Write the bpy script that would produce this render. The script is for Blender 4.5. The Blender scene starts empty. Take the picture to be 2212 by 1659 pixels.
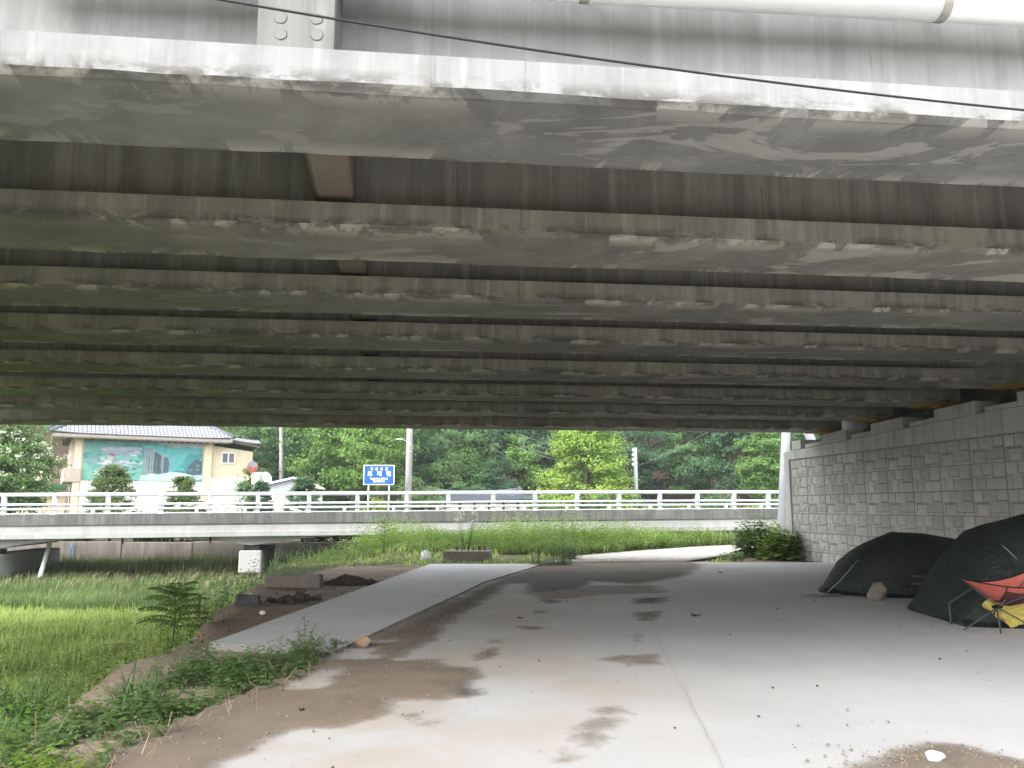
import bpy, math, random
import numpy as np
from mathutils import Vector, Matrix
from math import radians, sin, cos, tan, pi, sqrt, atan2

S = bpy.context.scene
COL = S.collection
RNG = np.random.default_rng(7)
random.seed(7)

# ------------------------------------------------------------------ camera, sky, sun, exposure
CAM_H, PITCH, FOC = 1.5, radians(8.5), 1789.0        # FOC in pixels of a 2212 px wide picture
cam_d = bpy.data.cameras.new('camera')
cam = bpy.data.objects.new('camera', cam_d)
COL.objects.link(cam)
cam.location = (0, 0, CAM_H)
cam.rotation_euler = (radians(90) + PITCH, 0, 0)
cam_d.sensor_width = 36.0
cam_d.lens = 36.0 * FOC / 2212.0
cam_d.clip_start, cam_d.clip_end = 0.05, 2000
S.camera = cam

SUN_EL, SUN_ROT = radians(34), radians(224)      # hazy sun, left and behind
W = bpy.data.worlds.new('World')
S.world = W
W.use_nodes = True
nt = W.node_tree
nt.nodes.clear()
w_out = nt.nodes.new('ShaderNodeOutputWorld')
w_bg = nt.nodes.new('ShaderNodeBackground')
w_sky = nt.nodes.new('ShaderNodeTexSky')
w_sky.sky_type = 'NISHITA'
w_sky.sun_disc = False
w_sky.sun_elevation, w_sky.sun_rotation = SUN_EL, SUN_ROT
w_sky.air_density, w_sky.dust_density, w_sky.ozone_density = 1.0, 6.0, 1.0
w_hs = nt.nodes.new('ShaderNodeHueSaturation')
w_hs.inputs['Saturation'].default_value = 0.22
w_mix = nt.nodes.new('ShaderNodeMixRGB')             # cloud layer: an even white sky over the clear one
w_mix.inputs['Fac'].default_value = 0.55
w_mix.inputs['Color2'].default_value = (8.2, 8.5, 8.9, 1)
nt.links.new(w_sky.outputs[0], w_hs.inputs['Color'])
nt.links.new(w_hs.outputs[0], w_mix.inputs['Color1'])
nt.links.new(w_mix.outputs[0], w_bg.inputs['Color'])
w_bg.inputs['Strength'].default_value = 0.15
nt.links.new(w_bg.outputs[0], w_out.inputs[0])

sun_d = bpy.data.lights.new('sun', 'SUN')
sun_d.energy = 0.6
sun_d.angle = radians(20)
sun_d.color = (1, 0.97, 0.92)
sun = bpy.data.objects.new('sun', sun_d)
COL.objects.link(sun)
sun.rotation_euler = Vector((sin(SUN_ROT) * cos(SUN_EL), cos(SUN_ROT) * cos(SUN_EL), sin(SUN_EL))).to_track_quat('Z', 'Y').to_euler()
sun.location = (0, 0, 60)

S.view_settings.view_transform = 'Standard'
S.view_settings.look = 'None'
S.view_settings.gamma = 1
S.view_settings.use_curve_mapping = False
S.view_settings.exposure = 2.05
S.cycles.use_denoising = True
S.cycles.max_bounces = 10
S.cycles.diffuse_bounces = 8
S.cycles.sample_clamp_indirect = 6
S.cycles.volume_bounces = 1

# ------------------------------------------------------------------ helpers
def ray(px, py):
    r = (px - 1106.0) / FOC
    u = -(py - 829.5) / FOC
    return np.array([r, cos(PITCH) - u * sin(PITCH), sin(PITCH) + u * cos(PITCH)])

def G(px, py, z=0.0):
    """point of the level z seen at a picture position (used for surveying the ground plan)"""
    d = ray(px, py)
    t = (z - CAM_H) / d[2]
    return np.array([d[0] * t, d[1] * t, z])

def Y(px, py, y):
    """point at depth y seen at a picture position"""
    d = ray(px, py)
    t = y / d[1]
    return np.array([d[0] * t, y, CAM_H + d[2] * t])

def tag(o, label=None, cat=None, group=None, kind=None):
    if label: o['label'] = label
    if cat: o['category'] = cat
    if group: o['group'] = group
    if kind: o['kind'] = kind
    return o

def link(name, me, mat=None, parent=None):
    o = bpy.data.objects.new(name, me)
    COL.objects.link(o)
    if mat is not None and me is not None and not me.materials:
        for m in (mat if isinstance(mat, (list, tuple)) else [mat]):
            me.materials.append(m)
    if parent is not None:
        o.parent = parent
    return o

def empty(name, loc=(0, 0, 0), rz=0.0, label=None, cat=None, group=None):
    o = bpy.data.objects.new(name, None)
    COL.objects.link(o)
    o.location = loc
    o.rotation_euler = (0, 0, rz)
    o.empty_display_size = 0.2
    return tag(o, label, cat, group)

class MB:
    """collects faces and builds one mesh"""
    def __init__(s):
        s.v, s.f, s.m = [], [], []
    def add(s, vs, fs, mi=0):
        b = len(s.v)
        s.v += [tuple(map(float, p)) for p in vs]
        for f in fs:
            s.f.append([b + i for i in f]); s.m.append(mi)
        return s
    def box(s, x0, x1, y0, y1, z0, z1, mi=0, bev=0.0):
        if bev > 0:
            return s.bbox(x0, x1, y0, y1, z0, z1, bev, mi)
        vs = [(x, y, z) for z in (z0, z1) for y in (y0, y1) for x in (x0, x1)]
        return s.add(vs, [(0, 2, 3, 1), (4, 5, 7, 6), (0, 1, 5, 4), (2, 6, 7, 3), (0, 4, 6, 2), (1, 3, 7, 5)], mi)
    def bbox(s, x0, x1, y0, y1, z0, z1, b, mi=0):
        # chamfered box: 24 corners
        X, Yy, Z = (x0, x1), (y0, y1), (z0, z1)
        vs = []; idx = {}
        for i in (0, 1):
            for j in (0, 1):
                for k in (0, 1):
                    sx, sy, sz = (1, -1)[i], (1, -1)[j], (1, -1)[k]
                    for a, p in enumerate(((X[i], Yy[j] + sy * b, Z[k] + sz * b), (X[i] + sx * b, Yy[j], Z[k] + sz * b), (X[i] + sx * b, Yy[j] + sy * b, Z[k]))):
                        idx[i, j, k, a] = len(vs); vs.append(p)
        F = []
        for i in (0, 1): F.append([idx[i, 0, 0, 0], idx[i, 1, 0, 0], idx[i, 1, 1, 0], idx[i, 0, 1, 0]][::(-1 if i == 0 else 1)])
        for j in (0, 1): F.append([idx[0, j, 0, 1], idx[1, j, 0, 1], idx[1, j, 1, 1], idx[0, j, 1, 1]][::(1 if j == 0 else -1)])
        for k in (0, 1): F.append([idx[0, 0, k, 2], idx[1, 0, k, 2], idx[1, 1, k, 2], idx[0, 1, k, 2]][::(-1 if k == 0 else 1)])
        for i in (0, 1):
            for j in (0, 1):
                F.append([idx[i, j, 0, 0], idx[i, j, 0, 1], idx[i, j, 1, 1], idx[i, j, 1, 0]])
        for i in (0, 1):
            for k in (0, 1):
                F.append([idx[i, 0, k, 0], idx[i, 0, k, 2], idx[i, 1, k, 2], idx[i, 1, k, 0]])
        for j in (0, 1):
            for k in (0, 1):
                F.append([idx[0, j, k, 1], idx[0, j, k, 2], idx[1, j, k, 2], idx[1, j, k, 1]])
        for i in (0, 1):
            for j in (0, 1):
                for k in (0, 1):
                    F.append([idx[i, j, k, 0], idx[i, j, k, 1], idx[i, j, k, 2]])
        return s.add(vs, F, mi)
    def tube(s, pts, rad, n=8, mi=0, caps=True, flat=1.0):
        P = [np.array(p, float) for p in pts]
        R = rad if hasattr(rad, '__len__') else [rad] * len(P)
        vs, fs = [], []
        u = None
        for i, p in enumerate(P):
            a, b = P[max(0, i - 1)], P[min(len(P) - 1, i + 1)]
            t = (b - a) / (np.linalg.norm(b - a) + 1e-9)
            if u is None:
                u = np.cross(t, (0, 0, 1.0))
                if np.linalg.norm(u) < 1e-3: u = np.cross(t, (1.0, 0, 0))
            u = u - t * np.dot(u, t); u = u / (np.linalg.norm(u) + 1e-9)
            w = np.cross(t, u)
            for k in range(n):
                a_ = 2 * pi * k / n
                vs.append(p + R[i] * (u * cos(a_) + w * sin(a_) * flat))
        for i in range(len(P) - 1):
            for k in range(n):
                k2 = (k + 1) % n
                fs.append((i * n + k, i * n + k2, (i + 1) * n + k2, (i + 1) * n + k))
        if caps:
            fs.append(tuple(range(n))[::-1]); fs.append(tuple((len(P) - 1) * n + k for k in range(n)))
        return s.add(vs, fs, mi)
    def prism(s, poly, d0, d1, axis='y', mi=0):
        """polygon in two axes pushed along the third"""
        n = len(poly)
        def pt(a, b, d):
            return {'y': (a, d, b), 'x': (d, a, b), 'z': (a, b, d)}[axis]
        vs = [pt(a, b, d0) for a, b in poly] + [pt(a, b, d1) for a, b in poly]
        fs = [tuple(range(n)), tuple(range(2 * n - 1, n - 1, -1))]
        for i in range(n):
            j = (i + 1) % n
            fs.append((i, i + n, j + n, j))
        return s.add(vs, fs, mi)
    def build(s, name, mat, parent=None, smooth=False, fix=True):
        me = bpy.data.meshes.new(name)
        me.from_pydata(s.v, [], s.f)
        if fix:
            import bmesh
            bm = bmesh.new(); bm.from_mesh(me)
            bmesh.ops.recalc_face_normals(bm, faces=bm.faces)
            bm.to_mesh(me); bm.free()
        o = link(name, me, mat, parent)
        if isinstance(mat, (list, tuple)):
            me.polygons.foreach_set('material_index', s.m)
        if smooth:
            me.polygons.foreach_set('use_smooth', [True] * len(me.polygons))
        return o

def mesh_np(name, V, F, tone=None, attrs=None, smooth=False):
    """fast mesh from numpy arrays; F is (n,3) or (n,4)"""
    me = bpy.data.meshes.new(name)
    V = np.asarray(V, np.float32); F = np.asarray(F, np.int32)
    k = F.shape[1]
    me.vertices.add(len(V)); me.vertices.foreach_set('co', V.ravel())
    me.loops.add(F.size); me.loops.foreach_set('vertex_index', F.ravel())
    me.polygons.add(len(F))
    me.polygons.foreach_set('loop_start', np.arange(0, F.size, k, dtype=np.int32))
    if smooth:
        me.polygons.foreach_set('use_smooth', np.ones(len(F), bool))
    me.update(calc_edges=True)
    if tone is not None:
        attrs = dict(attrs or {}); attrs['tone'] = tone
    for nm, arr in (attrs or {}).items():
        a = me.attributes.new(nm, 'FLOAT', 'POINT')
        a.data.foreach_set('value', np.asarray(arr, np.float32))
    return me

def unit(a):
    return a / (np.linalg.norm(a, axis=-1, keepdims=True) + 1e-9)

def rnd_unit(n):
    return unit(RNG.normal(size=(n, 3)))

class Leaves:
    """gathers leaves (4 triangles each) and blades into one mesh"""
    def __init__(s):
        s.V, s.F, s.T, s.n = [], [], [], 0
    def _push(s, V, F, T):
        s.V.append(V.reshape(-1, 3)); s.F.append(F + s.n); s.T.append(T); s.n += V.reshape(-1, 3).shape[0]
    def leaf(s, P, T, N, L, Wd, tone, droop=0.15, cup=0.06):
        P = np.atleast_2d(P); n = len(P)
        T = unit(np.broadcast_to(T, (n, 3)).astype(float)); N = np.broadcast_to(N, (n, 3)).astype(float)
        N = unit(N - T * np.sum(N * T, 1, keepdims=True)); Sd = np.cross(T, N)
        L = np.broadcast_to(L, (n,))[:, None]; Wd = np.broadcast_to(Wd, (n,))[:, None]
        v = np.stack([P, P + T * L * .42 + Sd * Wd * .5 + N * L * cup, P + T * L * .5, P + T * L * .42 - Sd * Wd * .5 + N * L * cup,
                      P + T * L - N * L * droop], 1)
        base = (np.arange(n) * 5)[:, None, None]
        f = (base + np.array([[0, 1, 2], [0, 2, 3], [1, 4, 2], [2, 4, 3]])[None]).reshape(-1, 3)
        s._push(v, f, np.repeat(np.broadcast_to(tone, (n,)), 5))
    def card(s, P, N, L, Wd, tone):
        """small leaf-sized facet, two triangles, slightly folded"""
        n = len(P); T = unit(np.cross(N, rnd_unit(n))); Sd = np.cross(T, N)
        L = np.broadcast_to(L, (n,))[:, None]; Wd = np.broadcast_to(Wd, (n,))[:, None]
        v = np.stack([P - T * L * .5, P + Sd * Wd * .5 + N * L * .08, P + T * L * .5 - N * L * .1, P - Sd * Wd * .5 + N * L * .08], 1)
        base = (np.arange(n) * 4)[:, None, None]
        f = (base + np.array([[0, 1, 3], [1, 2, 3]])[None]).reshape(-1, 3)
        s._push(v, f, np.repeat(np.broadcast_to(tone, (n,)), 4))
    def blade(s, P, az, h, w, lean, tone):
        """grass blade, three triangles, bent over by lean"""
        n = len(P); D = np.stack([np.cos(az), np.sin(az), np.zeros(n)], 1)
        Sd = np.stack([-np.sin(az), np.cos(az), np.zeros(n)], 1)
        h = np.broadcast_to(h, (n,))[:, None]; w = np.broadcast_to(w, (n,))[:, None]; lean = np.broadcast_to(lean, (n,))[:, None]
        Z = np.array([[0, 0, 1.0]])
        M = P + Z * h * .6 + D * h * lean * .3
        E = P + Z * h * (1 - lean * .45) + D * h * lean * .95
        v = np.stack([P - Sd * w * .5, P + Sd * w * .5, M - Sd * w * .4, M + Sd * w * .4, E], 1)
        base = (np.arange(n) * 5)[:, None, None]
        f = (base + np.array([[0, 1, 2], [1, 3, 2], [2, 3, 4]])[None]).reshape(-1, 3)
        s._push(v, f, np.repeat(np.broadcast_to(tone, (n,)), 5))
    def lobed(s, P, T, N, L, tone):
        """leaf of five pointed lobes (mugwort, maple)"""
        n = len(P); T = unit(T); N = unit(N - T * np.sum(N * T, 1, keepdims=True)); Sd = np.cross(T, N)
        L = np.broadcast_to(L, (n,))
        for a, l in ((0, 1.0), (.75, .72), (-.75, .72), (1.5, .45), (-1.5, .45)):
            s.leaf(P + T * (L * .12)[:, None], T * cos(a) + Sd * sin(a), N, L * l, L * .3, tone, droop=.2, cup=.03)
    def build(s, name, mat, parent=None):
        me = mesh_np(name, np.concatenate(s.V), np.concatenate(s.F), np.concatenate(s.T))
        return link(name, me, mat, parent)

def poly_sd(P, poly):
    """signed distance (negative inside) of points P (n,2) to a closed polygon"""
    poly = np.asarray(poly, float); n = len(poly)
    d = np.full(len(P), 1e9); inside = np.zeros(len(P), bool)
    for i in range(n):
        a, b = poly[i], poly[(i + 1) % n]
        e = b - a; w = P - a
        t = np.clip((w @ e) / (e @ e + 1e-12), 0, 1)
        d = np.minimum(d, np.linalg.norm(w - t[:, None] * e, axis=1))
        c = ((a[1] > P[:, 1]) != (b[1] > P[:, 1]))
        with np.errstate(divide='ignore', invalid='ignore'):
            xi = (b[0] - a[0]) * (P[:, 1] - a[1]) / (b[1] - a[1] + 1e-12) + a[0]
        inside ^= c & (P[:, 0] < xi)
    return np.where(inside, -d, d)

def sstep(a, b, x):
    t = np.clip((x - a) / (b - a), 0, 1)
    return t * t * (3 - 2 * t)

def vnoise(x, y, seed=0):
    """cheap smooth value noise, about -1..1"""
    x = np.asarray(x, float); y = np.asarray(y, float)
    xi, yi = np.floor(x).astype(int), np.floor(y).astype(int)
    def h(a, b):
        n = (a * 374761393 + b * 668265263 + seed * 1442695041) & 0x7fffffff
        n = ((n ^ (n >> 13)) * 1274126177) & 0x7fffffff
        return ((n ^ (n >> 16)) & 0xffff) / 32767.5 - 1
    fx, fy = x - xi, y - yi
    fx, fy = fx * fx * (3 - 2 * fx), fy * fy * (3 - 2 * fy)
    return (h(xi, yi) * (1 - fx) + h(xi + 1, yi) * fx) * (1 - fy) + (h(xi, yi + 1) * (1 - fx) + h(xi + 1, yi + 1) * fx) * fy

# ------------------------------------------------------------------ materials
class NM:
    """small node-material writer"""
    def __init__(s, name):
        s.m = bpy.data.materials.new(name); s.m.use_nodes = True
        s.t = s.m.node_tree; s.t.nodes.clear()
        s.out = s.n('OutputMaterial'); s.b = s.n('BsdfPrincipled')
        s.t.links.new(s.b.outputs[0], s.out.inputs[0])
        s.tc = None
    def n(s, k, **kw):
        o = s.t.nodes.new('ShaderNode' + k)
        for a, v in kw.items(): setattr(o, a, v)
        return o
    def l(s, a, b): s.t.links.new(a, b)
    def set(s, inp, v):
        if hasattr(v, 'is_linked') or hasattr(v, 'links'): s.l(v, inp)
        else: inp.default_value = v
    def coord(s, scale=(1, 1, 1), kind='Object'):
        if s.tc is None: s.tc = s.n('TexCoord')
        mp = s.n('Mapping'); mp.inputs['Scale'].default_value = scale
        s.l(s.tc.outputs[kind], mp.inputs[0]); return mp.outputs[0]
    def noise(s, scale, detail=4, rough=.55, dist=0, vec=None, stretch=(1, 1, 1)):
        o = s.n('TexNoise'); o.inputs['Scale'].default_value = scale; o.inputs['Detail'].default_value = detail
        o.inputs['Roughness'].default_value = rough; o.inputs['Distortion'].default_value = dist
        s.l(vec if vec is not None else s.coord(stretch), o.inputs['Vector']); return o.outputs['Fac']
    def ramp(s, fac, stops, interp='LINEAR'):
        o = s.n('ValToRGB'); cr = o.color_ramp; cr.interpolation = interp
        while len(cr.elements) < len(stops): cr.elements.new(.5)
        for e, (p, c) in zip(cr.elements, stops):
            e.position = p; e.color = (c, c, c, 1) if not hasattr(c, '__len__') else (*c, 1)
        s.l(fac, o.inputs[0]); return o.outputs[0]
    def mix(s, f, a, b, mode='MIX'):
        o = s.n('MixRGB', blend_type=mode)
        for i, v in ((0, f), (1, a), (2, b)):
            if isinstance(v, tuple) and len(v) == 3: v = (*v, 1)
            s.set(o.inputs[i], v)
        return o.outputs[0]
    def math(s, op, a, b=0.0, c=None):
        o = s.n('Math', operation=op); s.set(o.inputs[0], a); s.set(o.inputs[1], b)
        if c is not None: s.set(o.inputs[2], c)
        return o.outputs[0]
    def sep(s, vec):
        o = s.n('SeparateXYZ'); s.l(vec, o.inputs[0]); return o.outputs
    def attr(s, name):
        o = s.n('Attribute', attribute_name=name); return o.outputs['Fac']
    def maprange(s, v, a, b, c=0.0, d=1.0):
        o = s.n('MapRange'); s.set(o.inputs[0], v)
        for i, x in enumerate((a, b, c, d)): o.inputs[i + 1].default_value = x
        return o.outputs[0]
    def bump(s, h, strength=.3, dist=.02):
        o = s.n('Bump'); o.inputs['Strength'].default_value = strength; o.inputs['Distance'].default_value = dist
        s.l(h, o.inputs['Height']); s.l(o.outputs[0], s.b.inputs['Normal'])
    def color(s, c, rough=.8, spec=.3, metal=0.0):
        s.set(s.b.inputs['Base Color'], (*c, 1) if isinstance(c, tuple) and len(c) == 3 else c)
        s.set(s.b.inputs['Roughness'], rough); s.b.inputs['Specular IOR Level'].default_value = spec
        s.b.inputs['Metallic'].default_value = metal
        return s

def concrete(name, c=(.36, .355, .33), streak=.5, mottle=.35, rough=.88, stain=(.12, .11, .095), scale=1.0, dark_top=0.0, runs=.0, kind='Object'):
    m = NM(name)
    v = m.coord((1, 1, 1), kind)
    big = m.noise(.7 * scale, 5, .6, .3, v); mid = m.noise(5 * scale, 6, .65, 0, v); fine = m.noise(70 * scale, 3, .6, 0, v)
    stv = m.coord((1.5, 1.5, .07), kind)
    st = m.noise(1.6 * scale, 7, .72, .1, stv)
    st2 = m.noise(5.5 * scale, 4, .7, .1, stv)
    col = m.mix(m.ramp(big, [(.3, 0), (.7, 1)]), tuple(x * (1 - mottle * .5) for x in c), tuple(min(1, x * (1 + mottle * .35)) for x in c))
    col = m.mix(m.math('MULTIPLY', m.ramp(st, [(.44, 0), (.58, 1)]), streak * .85), col, tuple(x * .66 for x in c))
    col = m.mix(m.math('MULTIPLY', m.ramp(st2, [(.54, 0), (.64, 1)]), streak * .6), col, tuple(min(1, x * 1.3) for x in c))
    if runs:
        st3 = m.noise(9 * scale, 3, .6, .6, m.coord((2.2, 2.2, .06), kind))
        col = m.mix(m.math('MULTIPLY', m.ramp(st3, [(.66, 0), (.72, 1)]), runs), col, stain)
    col = m.mix(m.math('MULTIPLY', m.ramp(mid, [(.5, 0), (.75, 1)]), .25), col, stain)
    pores = m.n('TexVoronoi'); pores.inputs['Scale'].default_value = 18 * scale; m.l(v, pores.inputs['Vector'])
    pm = m.math('MULTIPLY', m.ramp(pores.outputs['Distance'], [(.04, 1), (.1, 0)]), m.ramp(mid, [(.5, 0), (.62, .6)]))
    col = m.mix(pm, col, stain)
    m.color(col, rough, .25)
    m.bump(m.math('ADD', m.math('MULTIPLY', fine, .25), mid), .25, .012)
    m._col = col
    return m

def simple(name, c, rough=.7, spec=.3, metal=0.0, var=.15, scale=6.0, bump=.0):
    m = NM(name)
    n1 = m.noise(scale, 5, .6); n2 = m.noise(scale * 9, 3, .6)
    col = m.mix(m.ramp(n1, [(.3, 0), (.7, 1)]), tuple(x * (1 - var) for x in c), tuple(min(1, x * (1 + var)) for x in c))
    col = m.mix(m.math('MULTIPLY', m.ramp(n2, [(.45, 0), (.75, 1)]), var), col, tuple(x * .6 for x in c))
    m.color(col, rough, spec, metal)
    if bump: m.bump(m.math('ADD', n1, m.math('MULTIPLY', n2, .3)), bump, .02)
    return m.m

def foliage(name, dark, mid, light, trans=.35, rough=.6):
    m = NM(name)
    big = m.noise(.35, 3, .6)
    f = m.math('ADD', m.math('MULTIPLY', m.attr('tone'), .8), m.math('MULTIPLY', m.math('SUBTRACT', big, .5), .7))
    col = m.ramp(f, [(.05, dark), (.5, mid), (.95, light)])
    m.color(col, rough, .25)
    tr = m.n('BsdfTranslucent'); m.l(m.mix(.25, col, (.35, .45, .04)), tr.inputs[0])
    mx = m.n('MixShader'); mx.inputs[0].default_value = trans
    m.l(m.b.outputs[0], mx.inputs[1]); m.l(tr.outputs[0], mx.inputs[2]); m.l(mx.outputs[0], m.out.inputs[0])
    return m.m

M = {}
# girders: streaked webs, soffit with cement smears, ragged dark line along the lower arris (local z = 0 is the soffit)
def girder_mat(name, c, warm, smear, seed, streak=1.0):
    m = concrete(name, c, streak=streak, mottle=.55 * streak, runs=.75 * streak)
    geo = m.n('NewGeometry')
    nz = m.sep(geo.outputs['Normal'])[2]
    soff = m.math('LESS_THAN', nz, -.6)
    xyz = m.sep(m.tc.outputs['Object'])
    # smears of cement paste left on the soffit
    ov = m.coord((.55, 1.15, 1)); off = m.n('VectorMath', operation='ADD'); off.inputs[1].default_value = (seed * 7.3, seed * 3.1, 0)
    m.l(ov, off.inputs[0]); o = off.outputs[0]
    sm = m.noise(1.15, 7, .62, 1.6, o)
    ridge = m.math('ABSOLUTE', m.math('SUBTRACT', sm, .52))
    line = m.ramp(ridge, [(.0, 1), (.012, 0)])
    area = m.ramp(m.noise(.8, 7, .62, 1.9, o), [(.585, 0), (.60, .8), (.78, 1)])
    edge = m.math('MAXIMUM', m.maprange(xyz[1], .25, .02, 0, 1), m.maprange(xyz[1], .74, .98, 0, 1))
    lump = m.ramp(m.noise(1.5, 5, .6, .8, m.coord((1.0, .35, 1))), [(.53, 0), (.55, 1)])
    right = m.maprange(xyz[0], -3, 6, .35, 1)
    msk = m.math('MULTIPLY', m.math('MAXIMUM', m.math('MULTIPLY', m.math('MAXIMUM', m.math('MULTIPLY', line, .35), area), right), m.math('MULTIPLY', edge, lump)), m.math('MULTIPLY', soff, smear))
    # darker concrete colour on the downward faces
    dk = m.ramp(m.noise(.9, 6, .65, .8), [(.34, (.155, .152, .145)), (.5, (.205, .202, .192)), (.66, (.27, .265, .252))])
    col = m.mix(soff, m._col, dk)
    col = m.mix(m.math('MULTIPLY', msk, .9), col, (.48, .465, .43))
    # dark algae line above and beside the lower edge
    ln = m.math('MULTIPLY', m.maprange(xyz[2], .13, .03, 0, 1), m.ramp(m.noise(2.4, 7, .7, .4, m.coord((1, 1, 2.2))), [(.47, 0), (.56, 1)]))
    ln = m.math('MULTIPLY', ln, m.math('SUBTRACT', 1.0, soff))
    col = m.mix(m.math('MULTIPLY', ln, .85), col, (.075, .07, .06))
    eb = m.math('MULTIPLY', m.math('MULTIPLY', m.math('MAXIMUM', m.maprange(xyz[1], .09, .02, 0, 1), m.maprange(xyz[1], .9, .985, 0, 1)), soff),
                m.ramp(m.noise(3.2, 6, .7, .6, m.coord((.7, 1, 1))), [(.46, 0), (.56, 1)]))
    col = m.mix(m.math('MULTIPLY', eb, .7), col, (.08, .075, .065))
    col = m.mix(warm, col, m.mix(1.0, col, (1.0, .93, .80), 'MULTIPLY'))
    m.l(col, m.b.inputs['Base Color'])
    return m.m

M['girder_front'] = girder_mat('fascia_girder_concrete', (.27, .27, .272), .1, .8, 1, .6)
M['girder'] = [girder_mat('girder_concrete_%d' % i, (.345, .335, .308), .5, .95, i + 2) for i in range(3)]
M['diaphragm'] = concrete('diaphragm_concrete', (.22, .185, .145), streak=.2, mottle=.4).m
M['deck'] = concrete('deck_soffit_concrete', (.2, .195, .18), streak=.2).m
M['anchor'] = concrete('anchor_block_concrete', (.20, .20, .19), streak=.9, mottle=.7, stain=(.16, .15, .12), runs=.5).m
M['patch'] = concrete('grout_patch', (.19, .187, .175), streak=.1, mottle=.3, stain=(.2, .19, .18)).m
M['patch_ring'] = simple('patch_seam', (.12, .115, .10), .9)
M['wall_body'] = concrete('wall_joint_concrete', (.25, .235, .21), streak=.2).m
M['stone'] = []
for i, c in enumerate(((.50, .475, .435), (.525, .50, .46), (.475, .45, .41))):
    m = concrete('split_face_block_%d' % i, c, streak=.18, mottle=.4)
    h1 = m.noise(11, 6, .7, .8); h2 = m.noise(34, 4, .7)
    rib = m.noise(16, 3, .6, .3, m.coord((3.2, 1, 1)))
    m.bump(m.math('ADD', h1, m.math('ADD', m.math('MULTIPLY', h2, .4), m.math('MULTIPLY', rib, .6))), .9, .03)
    oi = m.n('ObjectInfo'); geo_ = m.n('NewGeometry'); w_ = m.noise(.55, 5, .6, .4, geo_.outputs['Position'])
    k_ = m.math('MULTIPLY', m.maprange(oi.outputs['Random'], 0, 1, .86, 1.08), m.maprange(w_, .3, .7, .78, 1.08))
    cc = m.n('VectorMath', operation='SCALE'); m.l(m._col, cc.inputs[0]); m.l(k_, cc.inputs['Scale']); m.l(cc.outputs[0], m.b.inputs['Base Color'])
    M['stone'].append(m.m)
M['cap'] = concrete('smooth_block', (.43, .42, .395), streak=.5, mottle=.35, runs=.2).m
M['abut'] = concrete('abutment_concrete', (.16, .155, .14), streak=.4).m
M['yellow_plate'] = simple('ochre_bearing_paint', (.38, .24, .06), .7)
M['bearing'] = simple('bearing_rubber', (.02, .02, .02), .7)
M['parapet'] = concrete('parapet_concrete', (.135, .132, .126), streak=1.1, mottle=.6, runs=.95, stain=(.035, .034, .031), scale=1.9).m
M['far_girder'] = concrete('far_girder_concrete', (.33, .33, .32), streak=.3, mottle=.25).m
M['pier'] = simple('pier_concrete', (.36, .36, .36), .85, .2, 0, .05, 3)
M['old_wall'] = concrete('old_retaining_concrete', (.19, .165, .145), streak=.9, mottle=.7, runs=.5).m
M['rail'] = simple('rail_white_aluminium', (.56, .57, .60), .45, .5, .0, .06)
M['galv'] = simple('galvanised_steel', (.36, .38, .41), .5, .5, .35, .1, 3)
M['pole_conc'] = concrete('concrete_pole', (.28, .275, .26), streak=.4).m
M['wire'] = simple('cable_black', (.018, .018, .02), .55)
M['wire_far'] = simple('cable_grey', (.12, .13, .14), .6)
M['pvc'] = simple('pvc_white', (.72, .72, .70), .35, .5, 0, .05, 2)
M['steel'] = simple('strap_steel', (.45, .43, .38), .35, .5, .9, .2)
M['soil'] = None

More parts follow.
